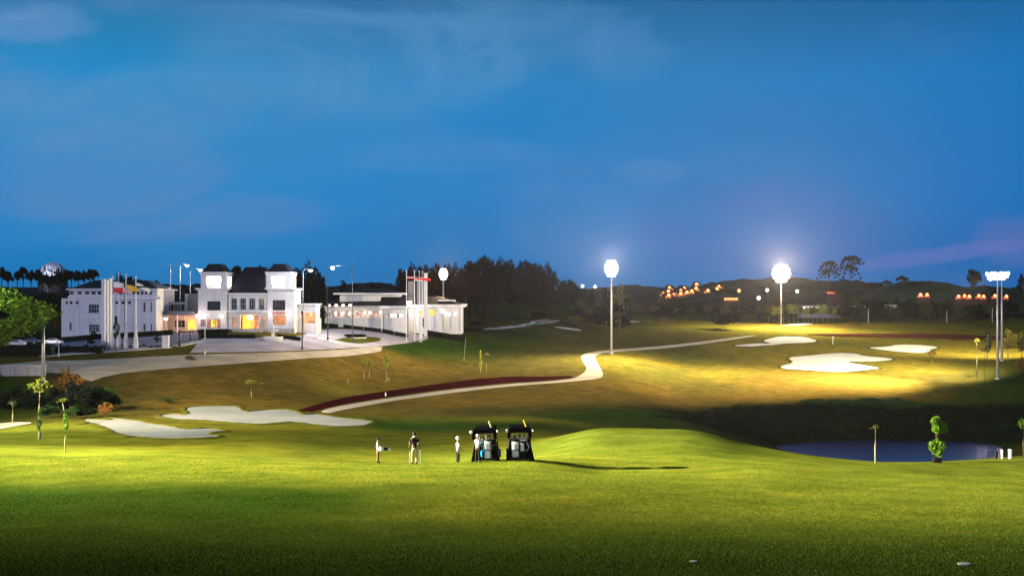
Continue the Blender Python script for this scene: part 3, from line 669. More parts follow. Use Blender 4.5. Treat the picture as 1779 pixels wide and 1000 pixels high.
lamp_light('porch_light', B.o, (B.X(277), -4.2, B.Z(554)), 500, (1.0, 0.62, 0.42), 0.4)

# --- clubhouse with twin towers
C = Bld('clubhouse', 306, 427, 575, 'white clubhouse with twin lit towers, dark hipped roof and glowing yellow entrance')
def tower(px0, px1, rp0, rp1, win, side):
    pc = (px0 + px1) / 2
    C.wall('tower_wall', M_white, px0, 503.5, px1, 590, win, 0, 0.45, back=9)
    C.box('tower_cornice', M_trim, px0-4.2, 500.3, px1+4.2, 502.2, -0.9, 10.0); C.box('tower_cornice', M_trim, px0-2, 502.2, px1+2, 503.8, -0.45, 9.7)
    C.box('string_course', M_trim, px0+6, 514.5, px1+0.2, 515.4, -0.08, 0.0)
    # belvedere
    z0, z1 = 500.3, 476.5
    for a, b in ((rp0, rp0+9), (rp1-9, rp1)):
        for ya, yb in ((0.5, 2.0), (6.6, 8.1)): C.box('corner_pier', M_white, a, z1, b, z0, ya, yb)
    C.box('lintel', M_white, rp0-0.8, 473, rp1+0.8, 478, 0.3, 8.3)
    C.box('belvedere_ceiling', M_trim, rp0+2, 478.1, rp1-2, 479, 0.8, 7.8)
    C.box('belvedere_cornice', M_trim, rp0-1.8, 472.2, rp1+1.8, 473.2, -0.1, 8.7)
    b = MB(); n = 9
    for i in range(n): x = rp0 + 9.8 + (rp1 - rp0 - 19.6) * i / (n-1); b.lathe([(0.05, 0), (0.13, 0.3), (0.06, 0.75), (0.08, 0.9)], 6, (C.X(x), 0.9, C.Z(500.2)))
    b.box(C.X(rp0+9), 0.78, C.Z(494), C.X(rp1-9), 1.02, C.Z(493)); b.build('balustrade', M_trim, C.o)
    C.box('glow_backdrop', W_whi, rp0+9.2, 478.2, rp1-9.2, 500, 6.5, 6.6)  # panel glows by itself, standing in for lamplight on the back wall
    f = MB().lathe([(0.25, 0), (0.45, -0.3), (0.1, -0.45)], 10, (C.X((rp0+rp1)/2), 4.2, C.Z(479))).build('ceiling_lamp', M_lamp_g, C.o)
    lamp_light('belvedere_light', C.o, (C.X((rp0+rp1)/2), 4.2, C.Z(484)), 2600, (1.0, 0.83, 0.66), 0.5)
    b = MB().frustum(C.X(rp0+2.5), 0.2, C.X(rp1-2.5), 8.4, C.Z(472.1), C.Z(457.8), 1.35, 1.35).build('tower_roof', M_roof, C.o)
tower(344, 393, 348, 392, [(360,523,383,539),(365.5,554,378.5,568),(348.5,555,357.5,567)], 0)
tower(465, 511.5, 461.5, 504.5, [(473.5,521,495.5,539),(474,547.5,496,564)], 1)
C.box('rose_panel', M_panel, 360, 539.2, 383, 553.8, 0.1, 0.35); C.box('rose_panel', M_panel, 359.9, 553.8, 365.5, 570, -0.05, 0.02); C.box('rose_panel', M_panel, 378.5, 553.8, 383.1, 570, -0.05, 0.02)
C.box('rose_panel', M_panel, 473.4, 541, 495.6, 546.2, -0.06, 0.02)
C.window(360, 523, 383, 539, 0.12, 4, 2, M_glass, M_dframe, sill=True); C.window(473.5, 521, 495.5, 539, 0.12, 4, 2, M_glass, M_dframe, sill=True)
C.window(365.5, 554, 378.5, 568, 0.1, 3, 1, W_yel, M_dframe); C.window(348.5, 555, 357.5, 567, 0.1, 2, 2, M_panel, M_dframe)
b = C.window(474, 547.5, 496, 564, 0.1, 1, 1, W_org, M_dframe); bb = MB()
for i in range(7): bb.box(C.X(474.8), 0.12, C.Z(549.5 + i*2), C.X(495.2), 0.17, C.Z(549.0 + i*2))
bb.build('blind_rail', M_panel, b)
arches = [(400.6,518,410,538),(416,518,425.6,538),(431.6,518,441.6,538),(448.4,518,457.6,538)]
C.wall('front_wall', M_white, 393, 510.5, 465, 590, arches + [(401.6,550.5,410,567.5),(416,548,450,576),(454,550,459,568.5)], 0.9, 0.5, back=12)
C.box('parapet', M_trim, 393, 508.6, 465, 510.6, 0.5, 1.6); C.box('balcony_ledge', M_trim, 393.1, 539.6, 464.9, 542.2, -0.1, 0.9); C.box('balcony_ledge', M_trim, 393.1, 545.5, 464.9, 546.7, 0.45, 0.9)
for h in arches: C.window(*h, 1.15, 3, 2, M_glass, M_frame, fw=0.07)
for x in (398, 413, 428.6, 445, 460.5): C.box('pilaster', M_trim, x-1.1, 515.5, x+1.1, 539.6, 0.75, 0.9)
C.window(401.6, 550.5, 410, 567.5, 1.1, 2, 3, W_org, M_frame, sill=True); C.window(454, 550, 459, 568.5, 1.1, 1, 3, W_org, M_frame, sill=True)
C.window(416, 548, 438, 576, 3.0, 3, 1, W_yel, M_panel, name='lit_entrance'); C.box('foyer_wall', M_panel, 438, 547, 451, 576, 3.0, 3.2); C.window(440.5, 556, 446, 575, 2.8, 1, 2, W_org, M_panel, name='inner_door')
for x in (416.3, 450): C.box('entrance_column', M_trim, x-1, 548.2, x+1, 576, 0.3, 0.85)
C.box('porch_step', M_conc, 410, 573.4, 456, 575.2, -2.0, 0.88); C.box('porch_step', M_conc, 408, 575.2, 458, 577, -2.6, 0.88)
cl = MB().lathe([(0.1, 0.8), (0.5, 0.5), (0.9, 0.1), (0.5, -0.3), (0.1, -0.5)], 12, (C.X(432), 1.9, C.Z(552))).build('chandelier', M_lamp_g, C.o)
lamp_light('entrance_light', C.o, (C.X(432), 1.0, C.Z(552)), 900, (1.0, 0.62, 0.15), 0.5)
MB().hull([(C.X(391), 1.8, C.Z(509)), (C.X(467), 1.8, C.Z(509)), (C.X(467), 17, C.Z(509)), (C.X(391), 17, C.Z(509))],
          [(C.X(413), 8.5, C.Z(462)), (C.X(450), 8.5, C.Z(462)), (C.X(450), 10, C.Z(462)), (C.X(413), 10, C.Z(462))]).build('roof', M_roof, C.o)
for px, py in ((343.5,548.5),(356,549.5),(387,549.5),(470,546),(500,546)):
    br = MB().tube([(C.X(px), -0.02, C.Z(py)), (C.X(px), -0.5, C.Z(py))], 0.06, 6).build('wall_lamp', M_dframe, C.o); MB().ball((C.X(px), -0.75, C.Z(py)), 0.42).build('globe', M_lamp_g, br, smooth=True)
    lamp_light('wall_lamp_light', C.o, (C.X(px), -1.5, C.Z(py)), 140, (1.0, 0.8, 0.66), 0.42)
C.box('plinth', M_conc, 343.6, 570.5, 512, 590, -0.25, -0.01)
C.box('terrace_wall', M_dark, 348, 572, 408, 575.5, -3.2, -2.9); 
hd = C.box('rooftop_floodlight', M_dframe, 503.6, 494.5, 506.5, 497, 2.5, 3.1); C.box('lens', M_lamp_g, 503.9, 490.5, 508.2, 494.4, 2.5, 2.9, parent=hd)
lamp_light('rooftop_light', C.o, (C.X(511), 3.6, C.Z(492)), 900, (1.0, 0.66, 0.35), 0.3)

# --- east link
Dk = Bld('link_building', 309, 530, 574, 'small white link building right of the right tower, with an orange lit opening')
Dk.wall('wall', M_white, 511.6, 528.5, 548, 590, [(528,543,546,561.5)], 1.2, 0.35, back=8); Dk.box('roof_slab', M_trim, 511.6, 527, 549, 529, 0.6, 9.8)
Dk.box('canopy', M_trim, 522, 540.5, 550, 542.6, -0.8, 1.2); Dk.window(528, 543, 546, 561.5, 1.3, 2, 3, W_org, M_frame)
lamp_light('porch_light', Dk.o, (Dk.X(537), -0.5, Dk.Z(546)), 260, (1.0, 0.45, 0.2), 0.3)

# --- long low restaurant wing
E = Bld('restaurant_wing', 345, 640, 571, 'long low white wing with a dark roof, raised clerestory and a strip of lit windows')
E.wall('wall', M_white, 564, 532, 705, 580, [(571,539,664,551.6),(668.5,544.8,700,551)], 0, 0.35, back=15)
for i in range(15):
    E.window(571 + i*6.2, 539, 571 + (i+1)*6.2, 551.6, 0.12, 2, 1, W_pink, M_frame, fw=0.05)
for a, b in ((668.7,675.8),(677,683.8),(684.8,689.7),(693,700)): E.window(a, 544.8, b, 551, 0.12, 1, 1, W_whi if a > 670 else W_pink, M_frame, fw=0.05)
E.box('eave', M_trim, 660, 531, 709, 536, -1.2, 0.0); E.box('eave', M_trim, 562, 531, 660, 532.5, -0.9, 0.0)
E.box('sill_band', M_trim, 564.2, 551.8, 664, 552.8, -0.12, 0.0)
MB().hull([(E.X(560), -1.0, E.Z(531.5)), (E.X(709), -1.0, E.Z(531.5)), (E.X(709), 16.5, E.Z(531.5)), (E.X(560), 16.5, E.Z(531.5))],
          [(E.X(580), 6.5, E.Z(517)), (E.X(697), 6.5, E.Z(513)), (E.X(697), 9, E.Z(513)), (E.X(580), 9, E.Z(517))]).build('roof', M_roof, E.o)
E.box('clerestory', M_white, 588, 511.4, 659, 526, 2.5, 12); E.box('clerestory', M_white, 659, 511.4, 694, 515.5, 3.6, 11); E.box('clerestory_roof', M_trim, 578, 508.6, 703, 511.4, 0.8, 13.6)
MB().frustum(E.X(580), 1.0, E.X(701), 13.4, E.Z(508.5), E.Z(500), 7, 4).build('upper_roof', M_roof, E.o)
E.box('column', M_trim, 663, 536, 665.6, 571, -1.1, -0.6); 
for px, s in ((572.5,1),(585.5,1),(597.5,1),(609.5,1)):
    f = E.box('eave_lamp', M_dframe, px-0.8, 530.2, px+0.8, 531, -1.4, -1.0); E.box('lens', M_lamp_g, px-2.3, 528.4, px+2.3, 531.9, -1.5, -1.38, parent=f)
for px, py in ((583.6,544.5),(595.5,544.5),(607.5,544.5),(634,543),(643,543),(661.5,542.5)):
    f = MB().tube([(E.X(px), -0.3, E.Z(py-2)), (E.X(px), -0.02, E.Z(py-2))], 0.05, 6).build('wall_lamp', M_dframe, E.o); E.box('lens', M_lamp_g, px-2, py-2.0, px+2, py+1.8, -0.42, -0.2, parent=f)

# --- east pavilion
Pv = Bld('pavilion', 350, 757, 568, 'white panelled pavilion right of the low wing, two yellow windows under its fascia')
Pv.wall('wall', M_white, 709, 533, 801.5, 580, [(729,539,735.2,549.5),(746,537,756,548.3)], 0, 0.35, back=14)
Pv.box('fascia', M_trim, 705, 528.6, 806, 533.4, -1.0, 15); Pv.box('fascia', M_trim, 801, 527.8, 809, 531.6, -1.3, 13)
Pv.window(729, 539, 735.2, 549.5, 0.12, 1, 2, W_yel, M_frame); Pv.window(746, 537, 756, 548.3, 0.12, 2, 2, W_yel, M_frame)
for x in (711, 724, 742, 757, 772, 785, 801): Pv.box('pilaster', M_trim, x-0.7, 533.5, x+0.7, 572, -0.18, 0.0)
for px, py in ((714,541.5),(768.5,539.5),(774,545.5),(781,546),(791,545.5)):
    f = MB().tube([(Pv.X(px), -0.3, Pv.Z(py)), (Pv.X(px), -0.02, Pv.Z(py))], 0.05, 6).build('wall_lamp', M_dframe, Pv.o); MB().ball((Pv.X(px), -0.45, Pv.Z(py)), 0.32 if px != 768.5 else 0.42).build('globe', M_lamp_g, f, smooth=True)
MB().hull([(Pv.X(697), 1.0, Pv.Z(528.5)), (Pv.X(803), 1.0, Pv.Z(528.5)), (Pv.X(803), 14, Pv.Z(528.5)), (Pv.X(697), 14, Pv.Z(528.5))],
          [(Pv.X(712), 6, Pv.Z(514)), (Pv.X(758), 6, Pv.Z(514)), (Pv.X(758), 9, Pv.Z(514)), (Pv.X(712), 9, Pv.Z(514))]).build('roof', M_roof, Pv.o)
Pv.box('roof_hatch', M_trim, 760, 520.5, 789.5, 525, 3, 7); 
for px in (757, 785): Pv.box('panel_joint', M_dark, px-0.15, 536, px+0.15, 570, -0.19, -0.185)
Pv.box('door', M_dark, 733.5, 552, 737, 568, -0.06, 0.0)
lamp_light('pavilion_light', Pv.o, (Pv.X(712), -3.5, Pv.Z(529)), 1200, (0.95, 0.88, 1.0), 0.5)
f = Pv.box('wall_floodlight', M_dframe, 710, 522, 715, 523, -2.4, -1.1); Pv.box('lens', M_lamp_w, 708.5, 523.1, 716.5, 531.5, -2.5, -2.3, parent=f)
MB().box(Pv.X(711), -1.6, Pv.Z(528.7), Pv.X(713), -1.0, Pv.Z(523)).build('bracket', M_dframe, Pv.o)

# --- white dome behind the trees
dm, dnt, dp = principled('dome_membrane'); _t = N(dnt, 'ShaderNodeTexCoord'); _v = N(dnt, 'ShaderNodeTexVoronoi'); dnt.links.new(_t.outputs['Object'], _v.inputs['Vector']); _v.inputs['Scale'].default_value = 1.0
dnt.links.new(ramp(dnt, _v.outputs[0], [(0.35, (0.75, 0.76, 0.8)), (0.7, (0.35, 0.4, 0.55))]), dp.inputs['Base Color'])
db = Bld('dome_building', 620, 92, 500, 'pale floodlit dome showing between the tree tops at the far left', 'dome')
prof = [(7.0*math.cos(a), 7.4*math.sin(a)) for a in [i*math.pi/2/9 for i in range(9)]] + [(0.2, 7.4)]
MB().lathe(prof, 28, (0, 0, db.Z(481))).build('dome', dm, db.o); MB().lathe([(7.2, -8), (7.2, 0.2)], 28, (0, 0, db.Z(481))).build('drum', M_dark, db.o)
b = MB()
for k in range(10):
    a = 2*math.pi*k/10; b.tube([(7.05*math.cos(t)*math.cos(a), 7.05*math.cos(t)*math.sin(a), db.Z(481)+7.45*math.sin(t)) for t in [i*math.pi/2/8 for i in range(9)]], 0.10, 5)
b.build('rib', M_trim, db.o)
lamp_light('dome_light', db.o, (0, -14, db.Z(476)), 3500, (0.9, 0.93, 1.0), 1.0)

# --- pylons and flags
def flag_mat(name, stripes, axis=2, scale=8.0):
    m, nt, p = principled(name); t = N(nt, 'ShaderNodeTexCoord'); s = N(nt, 'ShaderNodeSeparateXYZ'); nt.links.new(t.outputs['Generated'], s.inputs[0])
    nt.links.new(ramp(nt, s.outputs[axis], stripes, 'CONSTANT'), p.inputs['Base Color']); p.inputs['Roughness'].default_value = 0.8; return m
rd, wh = (0.60, 0.02, 0.03), (0.75, 0.74, 0.74); ye, bk, bl = (0.75, 0.42, 0.02), (0.02, 0.02, 0.02), (0.02, 0.03, 0.25)
FM = [flag_mat('red_white_flag', [(0, rd), (0.5, wh)]), flag_mat('striped_flag', [(i/8, rd if i % 2 == 0 else wh) for i in range(8)]),
      flag_mat('yellow_flag', [(0, bk), (0.3, ye)]), flag_mat('pale_flag', [(0, wh), (0.55, bk), (0.72, wh)]), flag_mat('red_flag', [(0, rd), (0.75, wh), (0.86, rd)])]
def flag(parent, x, z, w, h, fm, droop, ph):
    nx, nz = 14, 5; v = []; f = []
    for i in range(nx+1):
        for j in range(nz+1):
            t = i/nx; v.append((x + w*t, 0.25*math.sin(ph + t*7)*t + 0.05, z - h*j/nz - droop*t*t + 0.08*math.sin(ph*2+t*5)))
    for i in range(nx):
        for j in range(nz): a = i*(nz+1)+j; f.append((a, a+nz+1, a+nz+2, a+1))
    me = bpy.data.meshes.new('flag'); me.from_pydata(v, [], f); me.update(); me.polygons.foreach_set('use_smooth', [True]*len(f))
    o = mesh_obj('flag', me, fm, parent); md = o.modifiers.new('thickness', 'SOLIDIFY'); md.thickness = 0.02; return o
def flagpole(px, D, top, label, fm=None, r=0.14, flagz=None, w=3.6, h=1.5, droop=0.8, base=True, group='flagpoles in front of the clubhouse', ph=0.3):
    p = on(px, D); H = CAMZ - (top - HOR)/F*D - p.z
    o = empty('flagpole', p, 0, label, 'flagpole', group)
    MB().tube([(0,0,-0.3),(0,0,H)], [r*1.5, r*0.7], 10).build('pole', M_trim, o, smooth=True)
    MB().lathe([(0.55,-0.4),(0.5,1.2),(0.25,3.6),(r*1.2,5.2)], 12).build('pole_base', M_white, o, smooth=True) if base else None
    MB().ball((0,0,H+0.1), 0.18).build('finial', M_trim, o, smooth=True)
    if fm is not None: flag(o, 0.12, H - (flagz or 1.0), w, h, FM[fm], droop, ph)
    return o
flagpole(196, hitD(196, 605, 225), 482, 'flagpole with a red and white flag, leftmost flagpole before the white block', 0, flagz=0.9, w=2.1, h=2.2, droop=0.2, r=0.1)
flagpole(206, hitD(206, 605, 225), 475, 'flagpole with a red striped flag, second from the left before the white block', 1, flagz=2.6, w=2.2, h=1.1, droop=0.5, ph=1.1, r=0.1)
flagpole(219, hitD(219, 605, 225), 477, 'flagpole with a yellow flag before the white block', 2, flagz=2.0, w=2.4, h=1.2, droop=1.0, ph=2.0)
flagpole(236, hitD(236, 605, 225), 482, 'flagpole with a white and black flag, rightmost before the white block', 3, flagz=1.2, w=2.7, h=0.9, droop=1.2, ph=0.7)
flagpole(706.3, hitD(706.3, 595, 225), 471, 'tall white flagpole with a long red flag, left of the three by the grey pylon', 4, flagz=1.5, w=5.4, h=0.5, droop=0.55, base=False, r=0.10)
flagpole(720, hitD(720, 593, 225), 471, 'tall white flagpole with a small white flag between the red flags', 3, flagz=2.0, w=2.0, h=0.6, droop=-0.1, base=False, r=0.15)
flagpole(728.5, hitD(728.5, 591, 225), 472, 'thin white flagpole with a red flag reaching right beyond the pylon', 4, flagz=1.5, w=3.0, h=0.6, droop=0.35, base=False, r=0.08)
flagpole(733.6, hitD(733.6, 590, 225), 473, 'thinnest bare white flagpole close beside the broad white pylon', None, base=False, r=0.07)
def pylon(px0, px1, top, D, label, m=M_white, dep=1.0):
    p = on((px0+px1)/2, D); H = CAMZ - (top - HOR)/F*D - p.z; w = (px1-px0)/F*D/2
    o = empty('pylon', p, 0, label, 'pylon', None)
    MB().box(-w, 0, -0.5, w, dep, H).build('shaft', m, o, bevel=0.04); MB().box(-w-0.08, -0.08, H, w+0.08, dep+0.08, H+0.18).build('cap', M_trim, o)
    MB().box(-w-0.1, -0.1, -0.5, w+0.1, dep+0.1, 0.7).build('foot', M_conc, o)
pylon(176, 181.5, 486, hitD(178, 597, 225), 'broad white fin pylon at the left of the flagpoles before the white block')
pylon(183.5, 186.5, 487.5, hitD(185, 599, 225), 'narrow white fin pylon just right of the broad one'); pylon(189, 192, 485, hitD(190, 601, 225), 'narrow white fin pylon nearest the leftmost flagpole')
pylon(736.5, 742, 475.5, hitD(739, 588, 225), 'broad white pylon at the right of the tall flagpoles')
Pv.box('stair_tower', M_grey, 723.5, 482, 737.5, 529, 1.2, 5); Pv.box('stair_tower', M_grey, 708.5, 488, 716.5, 529, 1.3, 5)
pylon(728.5, 732.5, 549, hitD(730, 594, 225), 'short white pylon with a lit box at the foot of the flagpoles')

# ------------------------------------------------------------------ street lamps, posts
M_lampgrey = mat('lamp_grey_paint', (0.12,0.12,0.125), 0.5)
def street_lamp(px, D, top, headpx, headpy, label, m=M_steel, power=700, base_py=None, side_arm=False):
    if m is M_steel: m = M_lampgrey
    p = on(px, D); k = D/F; H = CAMZ - (top - HOR)*k - p.z; hx = (headpx - px)*k; hz = H - (headpy - top)*k
    o = empty('street_lamp', p, 0, label, 'street lamp', 'street lamps round the clubhouse')
    MB().tube([(0,0,-0.3),(0,0,0.5),(0,0,0.55),(0,0,H)], [0.17,0.17,0.12,0.07], 8).build('pole', m, o, smooth=True)
    MB().tube([(0,0,H-1.2),(hx*0.12,0,H-0.35),(hx*0.45,0,hz+0.28),(hx*0.9,0,hz+0.18)], 0.05, 6).build('arm', m, o, smooth=True)
    s = 1 if hx > 0 else -1
    h = MB().hull([(hx-s*0.2,-0.22,hz),(hx+s*0.9,-0.28,hz-0.02),(hx+s*0.9,0.28,hz-0.02),(hx-s*0.2,0.22,hz)],[(hx-s*0.1,-0.1,hz+0.26),(hx+s*0.6,-0.14,hz+0.28),(hx+s*0.6,0.14,hz+0.28),(hx-s*0.1,0.1,hz+0.26)]).build('lamp_head', m, o)
    MB().ball((hx+s*0.35, 0, hz-0.12), 0.55, 0.3, 0.30).build('lens', M_lamp_s, h, smooth=True)
    if power: lamp_light('street_light', o, (hx+s*0.35, 0, hz-0.75), power, (0.85, 0.92, 1.0), 0.4)
    return o
street_lamp(313, 335, 460, 323, 460, 'street lamp with a bright head reaching right, beside the cross topped mast', power=6000)
street_lamp(330.5, 330, 467.5, 346, 468, 'street lamp just left of the left tower roof, arm to the right', power=4500)
street_lamp(612.4, hitD(612, 596, 225), 462, 580, 463, 'tall street lamp standing by the lawn island with a long arm to the left', m=M_dark, power=11000)
street_lamp(526.5, 300, 467, 537, 468.5, 'street lamp behind the dark post right of the right tower', power=4500)
street_lamp(568, 370, 463, 576, 466, 'distant street lamp showing above the low wing roof, left of the tall one', power=0)
def lamp_post(px, D, top, label, m=M_dark, r=0.12, lantern=True, name='lamp_post', cat='lamp post', lit=False):
    p = on(px, D); H = CAMZ - (top - HOR)/F*D - p.z
    o = empty(name, p, 0, label, cat)
    MB().tube([(0,0,-0.3),(0,0,H)], [r*1.25, r*0.8], 8).build('pole', m, o, smooth=True); MB().lathe([(r*2.2,-0.2),(r*2.2,0.5),(r*1.3,0.8)], 10).build('pole_base', m, o)
    if lantern: MB().lathe([(0.05,0),(0.24,0.1),(0.30,0.5),(0.34,0.55),(0.04,0.8)], 10, (0,0,H-0.1)).build('lantern', M_lamp_g if lit else m, o)
    return o
lamp_post(525, hitD(525, 607, 225), 545, 'dark lamp post on the forecourt edge, nearest right of the fountain', r=0.13)
bpy.context.view_layer.update()
lamp_post(569.5, hitD(569, 591, 225), 532, 'dark lamp post between the round lawn island and the orange lit opening')
lamp_post(356, hitD(356, 616, 225), 551, 'thin lit lamp post on the road verge before the left tower', M_steel, 0.07, True, lit=True)
lamp_post(312, hitD(312, 602, 225), 573, 'short black bollard post left of the pair before the link building', r=0.16, lantern=False, name='bollard', cat='bollard')
lamp_post(331, hitD(331, 593, 225), 574, 'short black bollard post nearest the left tower steps', r=0.16, lantern=False, name='bollard', cat='bollard')
lamp_post(217, hitD(217, 603, 225), 505, 'dark slim pole among the flagpoles before the white block', r=0.1, lantern=False, name='pole', cat='pole')
lamp_post(115, hitD(115, 590, 225), 523, 'thin dark pole before the left end of the white block', r=0.07, lantern=False, name='pole', cat='pole')
lamp_post(102, hitD(102, 619, 225), 590, 'thin white post at the pavement left of the flagpoles', M_trim, 0.06, False, name='pole', cat='pole')
lamp_post(806, hitD(806, 625, 225), 586, 'thin pale stake leaning on the green slope below the pavilion', M_pale_bark, 0.05, False, name='stake', cat='stake').rotation_euler = (0, 0.08, 0)
o = empty('light_mast', on(296, 325), 0, 'mast with a wide crossbar of two lamp arms above the link building', 'mast'); _H = CAMZ - (460-HOR)/F*325 - o.location.z
MB().tube([(0,0,-0.3),(0,0,_H+0.5)], [0.2,0.07], 8).build('pole', M_steel, o); MB().tube([(-3.0,0,_H-0.1),(3.0,0,_H-0.1)], 0.06, 6).build('crossbar', M_steel, o); MB().box(-0.25,-0.25,_H-1.9,0.25,0.25,_H-1.0).build('control_box', M_dark, o)
o = empty('lamp_pole', at(75, 661, 190), 0, 'thick pale pole rising into the green tree at the far left', 'lamp pole'); _D = o.location.y; _H = (661-545)/F*_D
MB().tube([(0,0,-0.3),(0,0,_H)], [0.34, 0.2], 12).build('pole', M_steel, o, smooth=True); MB().lathe([(0.45,-0.2),(0.45,0.15),(0.3,0.2)], 12).build('base_plate', M_steel, o)
MB().tube([(0,0,_H),(0,0,_H+0.5),(-0.6,-0.3,_H+1.3)], 0.09, 8).build('arm', M_steel, o)
h = MB().box(-1.1,-0.7,_H+1.2,-0.5,-0.2,_H+1.4).build('lamp_head', M_steel, o); MB().ball((-0.8,-0.45,_H+1.15), 0.26, 0.2, 0.1).build('lens', M_trim, h, smooth=True)
lamp_light('lamp_light', o, (-5.5,-11.0,_H+4.5), 10000, (1.0,0.95,0.62), 0.5, 150, Vector((-0.2,1,0.0)), 0.7)  # added spot hanging in the air before the tree to brighten its crown
# low wall and white pillar
p = on(41, 212); o = empty('low_wall', p, 0, 'grey concrete wall with a coping under the green tree at the left', 'wall'); w_ = 38/F*212
for i in range(5):
    a = -w_ + i*(2*w_/5); MB().box(a+0.02, 0, -0.6, a+2*w_/5-0.02, 0.35, 1.7).build('wall_panel', M_conc, o)
MB().box(-w_-0.05, -0.06, 1.7, w_+0.05, 0.41, 1.85).build('coping', M_kerb, o)
p = on(288, hitD(288, 604, 225)); o = empty('gate_pillar', p, 0, 'white square pillar on the verge right of the flagpoles', 'pillar'); MB().box(-0.65,-0.5,-0.3,0.65,0.5,2.5).build('shaft', M_white, o, bevel=0.03); MB().box(-0.75,-0.6,2.5,0.75,0.6,2.62).build('cap', M_trim, o)

# fountain
p = on(474, hitD(474, 590, 225)); o = empty('fountain', p, 0, 'white tiered fountain before the clubhouse entrance', 'fountain')
MB().lathe([(2.2,-0.3),(2.25,0.55),(2.4,0.62),(2.4,0.72),(2.1,0.72),(2.0,0.35)], 28).build('basin', M_trim, o, smooth=True)
MB().lathe([(0.6,0.3),(0.35,0.8),(0.3,1.5),(0.5,1.8),(1.25,2.15),(1.35,2.3),(1.1,2.25),(0.3,2.1)], 24).build('middle_bowl', M_trim, o, smooth=True)
MB().lathe([(0.22,2.1),(0.16,2.7),(0.5,3.0),(0.62,3.15),(0.3,3.1),(0.12,3.2),(0.16,3.6),(0.05,4.1)], 18).build('top_bowl', M_trim, o, smooth=True)
MB().lathe([(1.95,0.3),(1.95,0.5)], 24).build('basin_water', pw, o)

# ------------------------------------------------------------------ flood masts
def flood_mast(px, D, top, label, heads, power, aim, col=(1.0, 0.86, 0.62), spot=120, halo=0, halo_col=(1,1,1), spread=2.0, tiers=2, hs=0.55, base_dmin=None, two=False, grp='floodlight masts round the course'):
    p = on(px, D); k = D/F; H = CAMZ - (top - HOR)*k - p.z
    o = empty('floodlight_mast', p, 0, label, 'floodlight mast', grp)
    MB().tube([(0,0,-0.4),(0,0,H+0.4)], [0.34, 0.13], 12).build('pole', M_steel, o, smooth=True); MB().lathe([(0.6,-0.3),(0.6,0.25),(0.4,0.3)], 12).build('base_plate', M_steel, o)
    aimv = (Vector(aim) - Vector((p.x, p.y, p.z + H))).normalized(); q = aimv.to_track_quat('-Z', 'Y')
    ft = Vector((aimv.x, aimv.y, 0)).normalized(); rt = Vector((-ft.y, ft.x, 0))
    cd = Vector((-p.x, -p.y, 0)).normalized(); hf = (ft*0.6 + cd).normalized()
    wid = {2: (1, 0.8), 3: (0.8, 1, 0.6), 5: (0.55, 0.88, 1, 0.85, 0.5)}[tiers]; spread0 = spread
    for t in range(tiers):
        spread = spread0*wid[t]; z = H - (t - 0.5)*hs*1.75; rt2 = Vector((-hf.y, hf.x, 0)); MB().tube([tuple(-rt2*spread + Vector((0,0,z))), tuple(rt2*spread + Vector((0,0,z)))], 0.09, 6).build('crossbar', M_steel, o)
        for i in range(heads):
            s = -1 + 2*i/(heads-1); c = rt2*spread*s + Vector((0,0,z)) + hf*0.35
            hb = MB().lathe([(hs*0.35, 0.35), (hs*0.6, 0.2), (hs, -0.12)], 12).build('floodlight', M_steel, o, smooth=True); hb.location = c; hb.rotation_euler = (hf*1.0 + Vector((0,0,-0.25 - 0.2*random.random()))).to_track_quat('-Z', 'Y').to_euler()
            MB().lathe([(hs*0.97,-0.14),(hs*0.6,-0.26),(0.05,-0.30)], 12).build('lens', M_lamp_w, hb, smooth=True)
    lamp_light('floodlight_beam', o, tuple(Vector((0,0,H)) + aimv*1.6 + Vector((0,0,0.2))), power, col, 0.6, spot, aimv, 1.0)
    if halo:
        up = Vector((-p.x, -p.y, 0)).normalized() + Vector((0, 0, 0.42)); lamp_light('floodlight_spill', o, tuple(Vector((0,0,H+0.3)) + ft*1.6), halo, halo_col, 0.5, 84, up, 0.9)
    return o
flood_mast(1062, 340, 458, 'floodlight mast standing where the cart path bends, glowing white and violet', 5, 3.8e5, (20, 235, 0), (1.0,0.83,0.50), 160, 4.5e5, (0.95,0.78,1.0), 1.45, 5, 0.50)
m5 = flood_mast(1357, 500, 466, 'biggest glowing floodlight mast, before the brown hill at the right', 6, 0.6e6, (100, 370, 0), (1.0,0.83,0.50), 155, 1.8e6, (1.0,0.76,0.58), 3.1, 5, 0.80)
lamp_light('floodlight_spill', m5, (0, -3.5, CAMZ + 50/F*500 - m5.location.z), 1.5e5, (1.0,0.66,0.40), 1.0)
fr = flood_mast(1733, 300, 479, 'nearest floodlight mast at the right edge, in front of its twin', 5, 1.0e6, (82, 335, 0), (1.0,0.83,0.50), 145, 0, (1,1,1), 2.5, 2, 0.55)
_tr = Vector((0, 0, CAMZ + 46/F*300 - fr.location.z)); _t3 = Vector((52, 298, 3)) - fr.location - _tr
lamp_light('floodlight_beam', fr, tuple(_tr + _t3.normalized()*1.8), 1.5e6, (1.0,0.82,0.48), 1.0, 84, _t3, 1.0)
flood_mast(1740.5, 350, 477, 'slimmer floodlight mast right behind the nearest one', 3, 3.2e5, (165, 470, 0), (1.0,0.80,0.45), 150, 0.8e5, (1.0,0.75,1.0), 1.8, 2, 0.5)
flood_mast(770, 372, 470, 'floodlight mast with a warm halo behind the pavilion', 4, 0.4e5, (0, 300, 8), (1.0,0.7,0.4), 100, 1.5e5, (1.0,0.40,0.15), 1.0, 5, 0.38)
